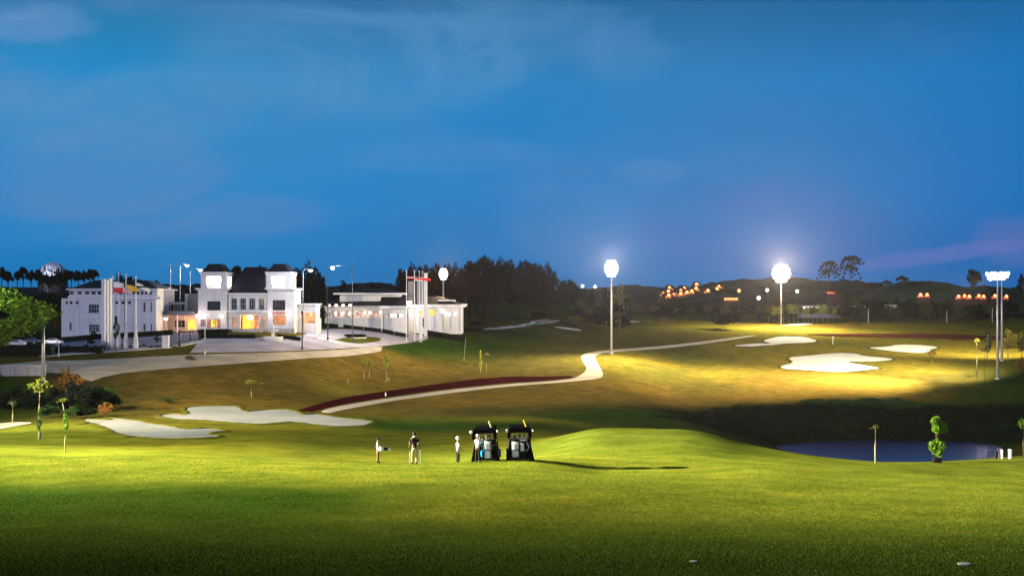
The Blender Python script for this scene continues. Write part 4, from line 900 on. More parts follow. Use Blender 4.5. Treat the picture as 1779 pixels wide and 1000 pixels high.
# masts just left of the view, which light the near green and the slope below the road
fm = flood_mast(-3350, 76, -380, 'floodlight mast left of the view, lighting the near green', 4, 2.7e6, (-12, 134, 8), (1.0,0.94,0.60), 72, 0, (1,1,1), 2.0, 2, 0.5)
_top = Vector((0, 0, CAMZ + 905/F*76 - fm.location.z)); _t2 = Vector((52, 73, 2)) - fm.location - _top
lamp_light('floodlight_beam', fm, tuple(_top + _t2.normalized()*1.6), 1.0e7, (1.0,0.95,0.60), 1.0, 39, _t2, 1.0)
flood_mast(-574, 110, 180, 'floodlight mast left of the view, lighting the slope below the road', 4, 1.5e6, (-16, 226, 2), (1.0,0.84,0.56), 70, 0, (1,1,1), 2.0, 2, 0.5)

# ------------------------------------------------------------------ foliage
def leaf_quads(cen, size, r, up=0.0, aspect=0.6):
    n = len(cen); a = r.normal(size=(n, 3)); a /= np.linalg.norm(a, axis=1)[:, None]; a[:, 2] += up; a /= np.linalg.norm(a, axis=1)[:, None]
    b = r.normal(size=(n, 3)); b = np.cross(a, b); b /= np.linalg.norm(b, axis=1)[:, None]
    s = size * r.uniform(0.6, 1.3, n)[:, None]; a = a * s; b = b * s * aspect
    v = np.stack([cen - a, cen + b*0.9 - a*0.1, cen + a, cen - b], 1).reshape(-1, 3)
    f = np.arange(4*n).reshape(n, 4); return v, f
def crown_points(seed, style, n):
    r = np.random.default_rng(seed); P_ = []
    if style == 'broad':
        K = 26
        for i in range(K):
            d = r.normal(size=3); d /= np.linalg.norm(d); rad = r.uniform(0.35, 0.78); c = d * rad * np.array([1, 1, 0.82]); cr = r.uniform(0.20, 0.36)
            P_.append((c, cr))
    elif style == 'umbrella':
        for i in range(18):
            a = r.uniform(0, 6.28); rad = r.uniform(0.1, 0.85); P_.append((np.array([math.cos(a)*rad, math.sin(a)*rad, 0.35 - 0.55*rad + r.uniform(-0.25, 0.2)]), r.uniform(0.16, 0.30)))
    elif style == 'airy':
        for i in range(38):
            d = r.normal(size=3); d /= np.linalg.norm(d); P_.append((d * r.uniform(0.3, 0.98) * np.array([1, 1, 0.85]), r.uniform(0.09, 0.2)))
    elif style == 'lumpy':
        for i in range(26):
            top = i < 15; a = r.uniform(0, 6.28); rad = r.uniform(0, 0.62); P_.append((np.array([math.cos(a)*rad + (0.1 if top else -0.05), math.sin(a)*rad, (0.5 + r.uniform(-0.3, 0.3)) if top else (-0.45 + r.uniform(-0.35, 0.25))]), r.uniform(0.2, 0.34)))
    elif style == 'column':
        for i in range(22):
            z = r.uniform(-0.95, 0.95); a = r.uniform(0, 6.28); w = 0.35 + 0.35*math.cos(z*2.6+0.7) * 0.6; P_.append((np.array([math.cos(a)*w*0.8, math.sin(a)*w*0.8, z]), r.uniform(0.2, 0.33)))
    elif style == 'palm':
        for i in range(17):
            a = i*2.4; L_ = r.uniform(0.75, 1.0); z0 = 0.45 if i % 3 else -0.15; up = r.uniform(0.2, 0.75)
            for t in (0.2, 0.4, 0.6, 0.8, 1.0): P_.append((np.array([math.cos(a)*L_*t, math.sin(a)*L_*t, z0 + up*t - 1.05*t*t]), 0.10 - 0.03*t))
    elif style == 'shrub':
        for i in range(20):
            a = r.uniform(0, 6.28); rad = r.uniform(0, 0.8); P_.append((np.array([math.cos(a)*rad, math.sin(a)*rad, r.uniform(-0.5, 0.75)*(1-rad*0.6)]), r.uniform(0.2, 0.34)))
    per = n // len(P_); out = []
    for c, cr in P_:
        d = r.normal(size=(per, 3)); d /= np.linalg.norm(d, axis=1)[:, None]; d *= (r.uniform(0.25, 1.0, per) ** 0.5)[:, None] * cr; d[:, 2] *= 0.8
        out.append(c + d)
    return np.concatenate(out), [c for c, _ in P_], r
CR = {}
def crown(style, seed, n, leaf, m):
    k = (style, seed, n, leaf, m.name)
    if k not in CR:
        pts, cl, r = crown_points(seed, style, n); v, f = leaf_quads(pts, leaf, r); me = np_mesh('crown', v, f); me.materials.append(m); CR[k] = (me, cl)
    return CR[k]
def tree(name, label, cat, base, H, W, style='broad', m=None, crown_h=0.7, seed=0, n=1500, leaf=0.07, trunk_r=None, bark=None, group=None, lean=0.0, limbs=True, trunks=1):
    """trunk with limbs reaching into a crown of separate leaves; sizes in metres"""
    m = m or L_dark; bark = bark or M_wood; o = empty(name, base, random.uniform(0, 6.28), label, cat, group)
    me, cl = crown(style, seed, n, leaf, m); ch = H * crown_h; cz = H - ch/2
    c = mesh_obj('crown', me, None, o); c.location = (lean, 0, cz); c.scale = (W/2, W/2, ch/2 * 1.05)
    tr = trunk_r or max(0.05, H*0.014); mb = MB()
    for t in range(trunks):
        ox = (t - (trunks-1)/2) * W*0.12
        mb.tube([(ox,0,-0.3),(ox+lean*0.2,0.02*H,(H-ch)*0.5),(lean*0.8,0,H-ch*0.75),(lean,0,H-ch*0.35)], [tr*1.3, tr, tr*0.8, tr*0.35], 7)
    if limbs:
        for q_ in cl[::3][:7]:
            mb.tube([(lean*0.8,0,H-ch*0.8),(lean+q_[0]*W*0.2,q_[1]*W*0.2,cz+q_[2]*ch*0.2),(lean+q_[0]*W*0.48,q_[1]*W*0.48,cz+q_[2]*ch*0.48)], [tr*0.6,tr*0.35,tr*0.12], 5)
    mb.build('trunk', bark, o, smooth=True)
    return o
def T(name, label, px, D, top, wpx, base_py=None, **kw):
    p = on(px, D); H = CAMZ - (top - HOR)/F*D - p.z; return tree(name, label, kw.pop('cat', 'tree'), p, max(H, 0.5), wpx/F*D, **kw)
def TG(name, label, px, py, top, wpx, dmin=20, **kw):
    p = at(px, py, dmin); return tree(name, label, kw.pop('cat', 'tree'), p, (py-top)/F*p.y, wpx/F*p.y, **kw)

# row of slender trees behind the white block, far left
for i, (px, top, w) in enumerate([(74,459,16),(86,462,17),(98,460,16),(109,463,16)]):
    T('slender_tree', ['thin crowned tree before the left part of the pale dome','thin crowned tree before the middle of the pale dome','thin crowned tree before the right part of the pale dome','thin crowned tree just off the right edge of the pale dome'][i], px, 420, top, w, style='airy', crown_h=0.4, seed=41+i % 4, n=420, leaf=0.14, trunk_r=0.2)
for i, (px, top, w) in enumerate([(-40,462,30),(-18,458,30),(3,457,30),(14,464,22),(30,461,24),(40,456,28),(54,463,24),(66,461,20),(80,468,22),(92,471,20),(104,466,24),(115,462,24),(124,461,26),(136,463,22),(147,464,22),(156,461,22),(163,460,26)]):
    T('slender_tree', 'dark slender tree in the row against the sky at the far left', px, 430 + (i*37 % 30), top, w, style='umbrella', crown_h=0.36, seed=20+i % 4, n=900, leaf=0.12, group='slender trees in the row at the far left', trunk_r=0.22)
for i, px in enumerate(range(-60, 130, 22)):
    T('dark_tree', 'low dark tree in the belt under the slender trees at the far left', px, 400 + (i*13 % 20), 499 + (i*5 % 7), 46, crown_h=0.9, seed=i % 5, n=1500, leaf=0.09, group='low dark belt at the far left')
for i, (px, top, w) in enumerate([(190,473,26),(203,470,28),(213,474,24),(225,467,22),(236,478,28),(248,480,30),(262,484,28),(273,482,28),(284,487,28),(180,480,26),(300,489,20),(318,494,26),(332,496,20)]):
    T('dark_tree', 'dark tree rising behind the roof of the white block and the link building', px, 395 + (i*17 % 30), top, w, style='broad' if i % 3 else 'umbrella', crown_h=0.6, seed=i % 5, n=1400, leaf=0.09, group='trees behind the white block')
T('crooked_tree', 'dark tree with a ragged tiered crown just right of the left tower roof', 411, 360, 451, 34, style='umbrella', crown_h=0.5, seed=21, n=1500, leaf=0.10, trunk_r=0.3)
for i, (px, top, w) in enumerate([(432,462,34),(452,459,36),(470,456,36),(487,453,40),(505,458,34),(520,455,34),(536,448,38),(549,454,32),(414,462,40),(444,455,36),(559,466,24),(470,470,46),(528,475,50),(545,480,40)]):
    T('dark_tree', 'dark tree in the clump behind the right tower', px, 372 + (i*19 % 36), top, w, crown_h=0.82, seed=i % 5, n=2000, leaf=0.075, group='trees behind the right tower')
for i, (px, top, w) in enumerate([(599,479,22),(584,497,26),(618,486,24),(634,489,26),(648,484,28),(660,486,24),(676,490,28),(692,486,26),(700,480,22),(624,498,40),(668,498,40)]):
    T('dark_tree', 'dark tree behind the long low wing', px, 420 + (i*23 % 40), top, w, crown_h=0.8, seed=i % 5, n=1400, leaf=0.08, group='trees behind the long low wing')
T('dark_tree', 'black leafy tree beside the orange lit opening, before the low wing', 554, 318, 523, 34, crown_h=0.75, seed=2, n=2200, leaf=0.08)
# the wood
prof = [(697,461),(715,453),(740,452),(760,452),(780,451),(800,449),(818,441),(842,438),(868,440),(885,446),(905,444),(930,447),(940,452),(956,455),(962,466),(972,481),(986,477),(1002,478)]
k_ = 0
for row, (dd, dt) in enumerate([(505,0),(480,14),(462,30),(448,48)]):
    for px in np.arange(700 + row*5, 1000, 15.5):
        top = float(np.interp(px, [p[0] for p in prof], [p[1] for p in prof])) + dt + random.uniform(-2.5, 4)
        if row == 3 and px > 960: continue
        T('wood_tree', (['tall dark tree in the back row','dark tree in the second row','dark tree in the third row','dark tree in the front row'][row] + ' of the wood, ' + ('at its left over the pavilion' if px < 800 else 'in its highest middle part' if px < 905 else 'toward its right end')), px + random.uniform(-3, 3), dd + random.uniform(-6, 6), top, random.uniform(28, 40) if row else random.uniform(22, 34), crown_h=0.62 if row == 0 else 0.8, seed=k_ % 5, n=2000, leaf=0.075, group='dense wood %s part %d' % (['back','second','third','front'][row], 0 if px < 800 else 1 if px < 905 else 2), trunk_r=0.3); k_ += 1
for i, (px, top, w) in enumerate([(1014,497,24),(1028,502,22),(1046,494,18),(1053,492,12),(1064,500,26),(1090,503,30)]):
    T('dark_tree', 'small dark tree on the skyline between the wood and the floodlight at the path bend', px, 560, top, w, crown_h=0.85, seed=i % 5, n=1200, leaf=0.09, group='small skyline trees by the path mast')
T('twiggy_tree', 'bare twiggy tree standing behind the floodlight at the path bend', 1076, 430, 487, 26, style='airy', m=L_olive, crown_h=0.6, seed=41, n=500, leaf=0.09)
# shrub belt below the wood
def stuff_leaves(name, label, cat, pts, size, m, seed=0, kind='stuff'):
    v, f = leaf_quads(np.array(pts), size, np.random.default_rng(seed), 0.3); me = np_mesh(name, v, f)
    o = mesh_obj(name, me, m); o['kind'] = kind
    return o
def scatter(poly, n, h0, h1, dmin, clump=3.0, seed=0, spread=1.2):
    r = random.Random(seed); xs = [p[0] for p in poly]; ys = [p[1] for p in poly]; out = []; tries = 0
    def inside(x, y):
        c = False; j = len(poly)-1
        for i in range(len(poly)):
            if (poly[i][1] > y) != (poly[j][1] > y) and x < (poly[j][0]-poly[i][0])*(y-poly[i][1])/(poly[j][1]-poly[i][1])+poly[i][0]: c = not c
            j = i
        return c
    while len(out) < n and tries < n*3:
        tries += 1; x = r.uniform(min(xs), max(xs)); y = r.uniform(min(ys), max(ys))
        if not inside(x, y): continue
        w = at(x, y, dmin); h = h0 + (h1-h0)*max(0, noise.noise(Vector((w.x/clump, w.y/clump, seed)))*1.6+0.35)
        for _ in range(26):
            a = r.gauss(0, spread*0.5); b = r.gauss(0, spread*0.5); t = r.random()**0.6
            out.append((w.x+a, w.y+b, w.z + h*t*math.exp(-(a*a+b*b)/(spread*spread*0.9)) + 0.05))
    return out
for i, (px, D, top, w, m_) in enumerate([(818,410,548,40,L_mid),(838,425,538,34,L_dark),(852,428,530,44,L_mid),(880,440,520,52,L_mid),(905,446,519,46,L_mid),(930,450,520,50,L_mid),(955,448,528,44,L_mid),(900,432,535,50,L_mid),(870,428,545,44,L_mid),(935,436,540,50,L_dark),(960,440,545,40,L_mid),(985,455,520,60,L_mid),(1010,460,518,50,L_mid),(1005,445,532,44,L_dark),(1030,450,530,46,L_dark),(1048,446,534,44,L_dark),(1030,436,541,40,L_dark),(1060,440,528,48,L_dark),(1080,436,538,36,L_dark),(1085,442,545,30,L_dark),(1000,436,546,36,L_olive),(975,436,548,34,L_mid),(845,414,553,44,L_olive),(826,405,556,36,L_dark)]):
    T('shrub', ['green', 'olive', 'dark'][[L_mid, L_olive, L_dark].index(m_)] + ' bushy shrub on the slope below the dense wood', px, D, top, w, style='shrub', crown_h=1.0, seed=30+i % 4, n=1600, leaf=0.075, m=m_, cat='shrub', group=['green', 'olive', 'dark'][[L_mid, L_olive, L_dark].index(m_)] + ' shrubs below the wood', limbs=False)
# hedge plants along the pavilion terrace
for i, px in enumerate(np.arange(748, 838, 4.1)):
    T('terrace_plant', 'small dark plant in the row right of the pavilion, on the pale strip', px, 352 + (px-748)*0.28, 566 + (i*7 % 3) + (px-748)*0.02, 5.5, style='shrub', crown_h=0.95, seed=30+i % 4, n=240, leaf=0.16, cat='plant', group='row of terrace plants', limbs=False)
stuff_leaves('verge_scrub', '', '', scatter([(810,566),(930,556),(1100,556),(1190,558),(1100,562),(960,563),(900,568),(840,574)], 5000, 0.1, 0.5, 380, 4, 3, 1.0), 0.16, L_olive, 4)
# lone bushes on the far fairway
TG('round_tree', 'dark round bush with a low crown right of the path mast, alone on the fairway', 1157, 562, 525, 46, 380, style='broad', crown_h=0.92, m=L_dark, seed=3, n=4200, leaf=0.07, cat='bush', trunks=3)
TG('leaning_tree', 'low dark wind blown bush leaning right, on the fairway edge', 1256, 571, 541, 56, 380, style='broad', crown_h=0.90, m=L_dark, seed=2, n=4200, leaf=0.07, cat='bush', lean=0.8, trunks=2)
TG('low_bush', 'low green bush hugging the far fairway before the right hand trees', 1490, 566, 557, 26, 380, style='shrub', crown_h=1.0, m=L_olive, seed=32, n=700, leaf=0.08, cat='bush')
TG('low_bush', 'small grey green bush between the two lone dark bushes', 1190, 557, 545, 18, 380, style='shrub', crown_h=1.0, m=L_olive, seed=33, n=700, leaf=0.08, cat='bush')
# tree belt right of the mast
k_ = 0
for row, (dd, t0, t1) in enumerate([(600,497,512),(575,510,524),(556,524,538)]):
    for px in np.arange(1448 + row*7, 1840, 19):
        hp = float(np.interp(px, [1448,1480,1500,1560,1620,1680,1740,1840], [516,500,498,506,502,506,508,500]))
        top = max(t0, hp) + random.uniform(0, t1-t0)
        if row == 0 and 1560 < px < 1600: top += 6
        if 1595 < px < 1730 and row == 0: top = max(top, 521)
        T('belt_tree', (['dark tree at the back','dark tree in the middle','dark tree at the front'][row] + ' of the far right belt, ' + ('left of the red lights' if px < 1600 else 'below the red lights' if px < 1720 else 'by the twin masts')), px, dd + random.uniform(-6, 6), top + row*2, random.uniform(26, 40), crown_h=0.9, seed=k_ % 5, n=1400, leaf=0.085, m=[L_dark, L_dark, L_mid][k_ % 3], group='far right belt row %d part %d' % (row, 0 if px < 1600 else 1 if px < 1720 else 2)); k_ += 1
for i, px in enumerate(np.arange(1110, 1345, 15)):
    T('belt_tree', 'dim brown green tree at the foot of the hill behind the lone bushes', px, 620 + (i*31 % 60), 524 + (i*7 % 11), random.uniform(20, 34), crown_h=0.9, seed=i % 5, n=1100, leaf=0.09, m=[L_olive, L_dark][i % 2], group='trees at the foot of the hill')
# lit young trees along the fence under the big light
for i, px in enumerate(np.arange(1336, 1452, 8.5)):
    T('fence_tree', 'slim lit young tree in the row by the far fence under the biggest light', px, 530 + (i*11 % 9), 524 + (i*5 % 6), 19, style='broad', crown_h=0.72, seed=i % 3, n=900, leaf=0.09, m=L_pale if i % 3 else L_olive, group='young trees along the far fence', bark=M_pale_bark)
# tall palmate trees on the right skyline
T('tall_tree', 'tall thin palm like tree, left of the pair on the right skyline', 1440, 620, 446, 42, style='palm', crown_h=0.42, seed=42, n=1700, leaf=0.085, trunk_r=0.32)
T('tall_tree', 'tallest thin palm like tree of the pair on the right skyline, crown spread wide', 1477, 625, 437, 44, style='palm', crown_h=0.40, seed=43, n=1700, leaf=0.085, trunk_r=0.32)
T('tall_tree', 'tall dark bushy tree left of the right hand floodlight masts', 1692, 610, 462, 36, style='broad', crown_h=0.5, seed=4, n=1800, leaf=0.075, trunk_r=0.35)
T('tall_tree', 'tall dark tree cut by the right edge of the picture', 1779, 600, 470, 24, style='airy', crown_h=0.6, seed=44, n=1200, leaf=0.10)
for px, w, top, l in ((1524,20,488,'flat topped tree on the hill crest, lowest of the three'), (1541,22,484,'flat topped tree on the hill crest, middle one of the three'), (1568,26,476,'flat topped tree on the hill crest, highest and rightmost of the three')):
    T('umbrella_tree', l, px, 985, top, w, style='umbrella', crown_h=0.30, seed=22, n=700, leaf=0.16, trunk_r=0.3)

# near right shrubs and trees
TG('shrub', 'dark upright shrub just left of the nearest floodlight pole', 1716, 612, 567, 20, 290, style='column', crown_h=0.95, m=L_dark, seed=51, n=1500, leaf=0.07, cat='shrub')
TG('shrub', 'pale green rounded shrub right of the nearest floodlight pole', 1752, 606, 569, 34, 290, style='shrub', crown_h=1.0, m=L_olive, seed=30, n=2200, leaf=0.06, cat='shrub')
TG('shrub', 'olive shrub at the right edge behind the masts', 1776, 622, 574, 30, 290, style='shrub', crown_h=0.9, m=L_olive, seed=31, n=1600, leaf=0.07, cat='shrub')
TG('shrub', 'dry brown shrub low at the right edge', 1772, 646, 622, 26, 250, style='airy', crown_h=0.9, m=L_brown, seed=32, n=700, leaf=0.08, cat='shrub')
TG('young_tree', 'young tree with dry orange leaves beside the right hand bunker', 1619, 630, 602, 20, 250, style='airy', crown_h=0.75, m=L_brown, seed=45, n=380, leaf=0.11, cat='young tree', bark=M_pale_bark, trunk_r=0.06)
TG('young_tree', 'staked young tree, leftmost of the pair left of the nearest mast', 1697, 655, 584, 12, 240, style='umbrella', crown_h=0.22, m=L_lime, seed=23, n=220, leaf=0.14, cat='young tree', bark=M_pale_bark, trunk_r=0.14)
TG('young_tree', 'staked young tree closest on the left of the nearest mast', 1715, 626, 583, 12, 240, style='umbrella', crown_h=0.28, m=L_lime, seed=22, n=220, leaf=0.14, cat='young tree', bark=M_pale_bark, trunk_r=0.14)
TG('young_tree', 'short staked young tree right of the nearest mast', 1751, 626, 596, 9, 240, style='umbrella', crown_h=0.25, m=L_olive, seed=21, n=160, leaf=0.14, cat='young tree', bark=M_pale_bark, trunk_r=0.14)
lamp_post(1710.5, 292, 612, 'thin brown stake between the two staked young trees at the right', M_wood, 0.05, False, name='stake', cat='stake')
TG('young_tree', 'leafy bright green young tree in a dark pot cover before the pond', 1628, 803, 724, 50, 90, style='lumpy', crown_h=0.88, m=L_green, seed=52, n=3400, leaf=0.085, cat='young tree', trunk_r=0.16)
TG('young_tree', 'thin pale young tree with a wispy top before the pond', 1521, 804, 733, 22, 90, style='umbrella', crown_h=0.24, m=L_olive, seed=20, n=300, leaf=0.10, cat='young tree', bark=M_pale_bark, trunk_r=0.05)
TG('young_tree', 'bright green young tree cut by the right edge above the pond', 1779, 792, 724, 22, 90, style='airy', crown_h=0.34, m=L_green, seed=46, n=500, leaf=0.11, cat='young tree', trunk_r=0.06)
p = at(1628, 803.5, 90); o = empty('tree_guard', p, 0, 'black square guard round the foot of the bright green tree by the pond', 'tree guard')
for a, b, c, d in ((-0.3,-0.3,0.3,-0.25),(-0.3,0.25,0.3,0.3),(-0.3,-0.25,-0.25,0.25),(0.25,-0.25,0.3,0.25)): MB().box(a, b, -0.2, c, d, 0.42).build('guard_panel', M_black, o)
for px, l, h, m_, w in ((1731,'black post at the pond edge, beside the white ones',14,M_black,0.24),(1741,'slim white post standing in the middle at the pond edge',15,M_trim,0.16),(1755,'stout white post with a wide cap at the pond edge',16,M_trim,0.26)):
    p = at(px, 796, 90); o = empty('marker_post', p, 0, l, 'post', 'posts by the pond'); H = h*0.85/F*p.y; w = w*0.8
    MB().tube([(0,0,-0.2),(0,0,H)], w*0.8, 8).build('shaft', m_, o); MB().lathe([(w*0.8,H),(w*1.0,H+0.05),(w*0.7,H+0.12)], 10).build('cap', m_, o)

# bank behind the pond: dense low growth
bank = [(1130,752),(1180,722),(1240,708),(1300,706),(1400,700),(1500,697),(1560,700),(1650,706),(1800,702),(1800,775),(1700,768),(1500,764),(1360,765),(1250,752)]
stuff_leaves('bank_undergrowth', '', '', scatter(bank, 34000, 0.05, 0.7, 205, 5, 9, 1.3), 0.16, L_dark, 5)
stuff_leaves('bank_undergrowth', '', '', scatter([(1380,702),(1430,697),(1500,694),(1560,697),(1640,704),(1560,712),(1480,706)], 9000, 0.1, 1.0, 215, 5, 12, 1.3), 0.16, L_mid, 6)

# left foreground corner
TREEB = tree('broad_tree', 'large bright green tree with a spreading crown at the left edge', 'tree', on(-14, 199), 15.6, 21.5, 'broad', L_green, 0.74, 1, 10000, 0.036, 0.35)
TREEB.children[0]
lamp_light('tree_uplight', cl, (0,0,0), 0, (1,1,1)) if False else None
TG('shrub', 'black dense shrub in the clump left of the big bunkers', 150, 718, 660, 62, 165, style='broad', crown_h=0.95, m=L_dark, seed=1, n=3200, leaf=0.06, cat='shrub')
TG('shrub', 'dark shrub with yellow green tips at the right of the left hand clump', 184, 712, 668, 44, 165, style='airy', crown_h=0.95, m=L_mid, seed=47, n=1800, leaf=0.07, cat='shrub')
TG('shrub', 'dry red brown shrub low in front of the left hand clump', 183, 724, 696, 36, 140, style='shrub', crown_h=1.0, m=L_brown, seed=33, n=1500, leaf=0.07, cat='shrub')
TG('shrub', 'dark shrub behind the tallest young tree at the left', 95, 705, 672, 44, 165, style='shrub', crown_h=1.0, m=L_dark, seed=30, n=2000, leaf=0.07, cat='shrub')
TG('shrub', 'low dark shrub under the left hand clump, next to the dry one', 125, 728, 704, 40, 140, style='shrub', crown_h=1.0, m=L_mid, seed=31, n=1600, leaf=0.07, cat='shrub')
for i, (px, py, top, w, m_, l) in enumerate(((132,712,656,46,L_dark,'tall black shrub in the middle of the left hand clump'),(168,716,668,50,L_dark,'black shrub right of the middle of the left hand clump'),(200,712,676,36,L_mid,'loose green shrub at the right end of the left hand clump'),(108,716,684,50,L_dark,'black shrub behind the crooked sapling'),(60,712,678,60,L_dark,'dark shrub on the bank behind the cart path'),(30,705,668,60,L_dark,'dark shrub on the bank under the big green tree'),(0,712,672,70,L_dark,'dark shrub at the left edge above the cart path'),(84,726,700,44,L_mid,'low green shrub right of the tallest sapling'),(150,726,704,46,L_dark,'low black shrub left of the dry brown one'))):
    TG('shrub', l, px, py, top, w, 150, style='shrub' if i % 2 else 'broad', crown_h=1.0, seed=30 + i % 4 if i % 2 else i % 5, n=2600, leaf=0.065, m=m_, cat='shrub', limbs=False)
# dry palm like plant
p = at(116, 690, 165); o = empty('palm_plant', p, 0, 'spiky brown palm like plant standing above the left hand clump', 'palm')
mb = MB(); rr = random.Random(3)
for i in range(46):
    a = rr.uniform(0, 6.28); el = rr.uniform(0.15, 1.35); L_ = rr.uniform(2.8, 4.6); z0 = rr.uniform(0.8, 2.6); pts = []
    for t in (0, .35, .7, 1): pts.append(Vector((math.cos(a)*math.cos(el)*L_*t, math.sin(a)*math.cos(el)*L_*t, z0 + math.sin(el)*L_*t - 1.1*t*t)))
    s_ = Vector((-math.sin(a), math.cos(a), 0)); b = len(mb.v)
    for q_, w_ in zip(pts, (0.06, 0.22, 0.16, 0.01)): mb.v += [tuple(q_ - s_*w_), tuple(q_ + s_*w_)]
    for j in range(3): mb.f.append((b+2*j, b+2*j+1, b+2*j+3, b+2*j+2))
mb.build('fronds', L_brown, o); MB().tube([(0,0,-0.3),(0.1,0,1.4),(0,0,2.9)], [0.28,0.22,0.12], 8).build('trunk', M_wood, o)
crown_me, _c = crown('shrub', 30, 2000, 0.07, L_brown); c = mesh_obj('undergrowth', crown_me, None, o); c.location = (0.8, 0, 1.9); c.scale = (2.8, 2, 1.9)
# saplings at the left
TG('sapling', 'small sapling with a mid green top, leftmost by the cart path', 22, 733, 690, 20, 100, style='airy', crown_h=0.42, m=L_mid, seed=48, n=420, leaf=0.11, cat='sapling', bark=M_pale_bark, trunk_r=0.09)
TG('sapling', 'tallest sapling at the left, round pale green crown and leafy foot', 69, 742, 654, 44, 100, style='airy', crown_h=0.36, m=L_lime, seed=49, n=900, leaf=0.09, cat='sapling', bark=M_pale_bark, trunk_r=0.11)
TG('sapling', 'short leafy sapling at the foot of the tallest one', 68, 762, 712, 16, 90, style='column', crown_h=0.6, m=L_green, seed=50, n=500, leaf=0.11, cat='sapling', bark=M_pale_bark, trunk_r=0.12)
TG('sapling', 'crooked sapling with a flat yellow green top right of the tallest one', 112, 726, 687, 26, 100, style='umbrella', crown_h=0.4, m=L_lime, seed=20, n=500, leaf=0.10, cat='sapling', bark=M_pale_bark, trunk_r=0.08, lean=0.3)
TG('sapling', 'thin sapling with a bushy mid height crown standing nearest the small dark hollow', 114, 786, 721, 18, 90, style='column', crown_h=0.38, m=L_green, seed=51, n=450, leaf=0.12, cat='sapling', bark=M_pale_bark, trunk_r=0.035)
# saplings on the brown slope
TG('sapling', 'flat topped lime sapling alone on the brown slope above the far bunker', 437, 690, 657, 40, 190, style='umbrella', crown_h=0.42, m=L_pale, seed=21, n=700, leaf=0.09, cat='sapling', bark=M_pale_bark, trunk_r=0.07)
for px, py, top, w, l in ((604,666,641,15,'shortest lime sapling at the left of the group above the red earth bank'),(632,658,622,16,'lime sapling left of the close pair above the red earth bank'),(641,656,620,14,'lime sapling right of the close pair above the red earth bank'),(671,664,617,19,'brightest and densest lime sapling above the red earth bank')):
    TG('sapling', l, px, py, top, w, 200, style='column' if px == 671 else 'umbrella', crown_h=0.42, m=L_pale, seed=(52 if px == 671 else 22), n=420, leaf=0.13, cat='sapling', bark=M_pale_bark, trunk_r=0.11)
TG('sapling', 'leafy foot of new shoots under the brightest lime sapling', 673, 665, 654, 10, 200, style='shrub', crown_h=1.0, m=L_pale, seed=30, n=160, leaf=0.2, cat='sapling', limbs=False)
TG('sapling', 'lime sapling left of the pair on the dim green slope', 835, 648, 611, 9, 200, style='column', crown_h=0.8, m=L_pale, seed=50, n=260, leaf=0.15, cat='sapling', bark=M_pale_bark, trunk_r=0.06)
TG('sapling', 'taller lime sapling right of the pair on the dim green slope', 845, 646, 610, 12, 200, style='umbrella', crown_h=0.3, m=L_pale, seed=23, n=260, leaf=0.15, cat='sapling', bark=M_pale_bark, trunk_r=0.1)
TG('low_bush', 'dark flat bush on the brown slope left of the flat topped sapling', 293, 701, 689, 44, 180, style='shrub', crown_h=0.9, m=L_mid, seed=32, n=700, leaf=0.07, cat='bush', limbs=False)
TG('low_bush', 'small dome shaped bush on the pale road verge', 331, 627, 616, 28, 220, style='shrub', crown_h=1.0, m=L_olive, seed=33, n=1200, leaf=0.07, cat='bush', limbs=False)
lamp_post(670, 236, 688, 'tiny white marker peg at the edge of the cart path', M_trim, 0.06, False, name='marker_peg', cat='peg')
# golf pin
p = at(1447, 598, 300); o = empty('golf_pin', p, 0, 'pale golf flagstick on the lit far green between the bunkers', 'flagstick'); H = 14/F*p.y
MB().tube([(0,0,-0.1),(0,0,H)], 0.10, 8).build('stick', M_trim, o); flag(o, 0.08, H-0.02, 0.55, 0.4, FM[2], 0.2, 1.0)

# row of clipped shrubs along the pavement, left
for i, px in enumerate([4,16,30,40,50,62,80,92,104,116,128,142,150,166,178,192,206,214,226,238,250,262,274,296,306]):
    T('clipped_shrub', 'black clipped shrub in the row along the pavement before the white block', px, 250 + (i % 3)*1.5 + (px > 180)*8, 597 + (i*5 % 4) + (3 if px > 190 else 0), 12 + (i*7 % 5), style='shrub', crown_h=1.0, seed=30+i % 4, n=500, leaf=0.12, cat='shrub', group='clipped shrubs along the pavement', limbs=False)
for i, (px, D, w, h) in enumerate([(161,262,34,3.4),(272,270,18,1.8)]):
    p = on(px, D); tree('round_bush', ['big black bush before the lower left window of the white block', 'green round bush left of the white pillar'][i], 'bush', p, h, w/F*D, 'shrub', [L_dark, L_mid][i], 1.0, 31, 1800, 0.08, limbs=False)
TG('street_tree', 'slim dark young tree between the flagpoles before the white block', 202, 614, 552, 18, 225, style='column', crown_h=0.55, m=L_mid, seed=51, n=900, leaf=0.09, cat='young tree', trunk_r=0.06)
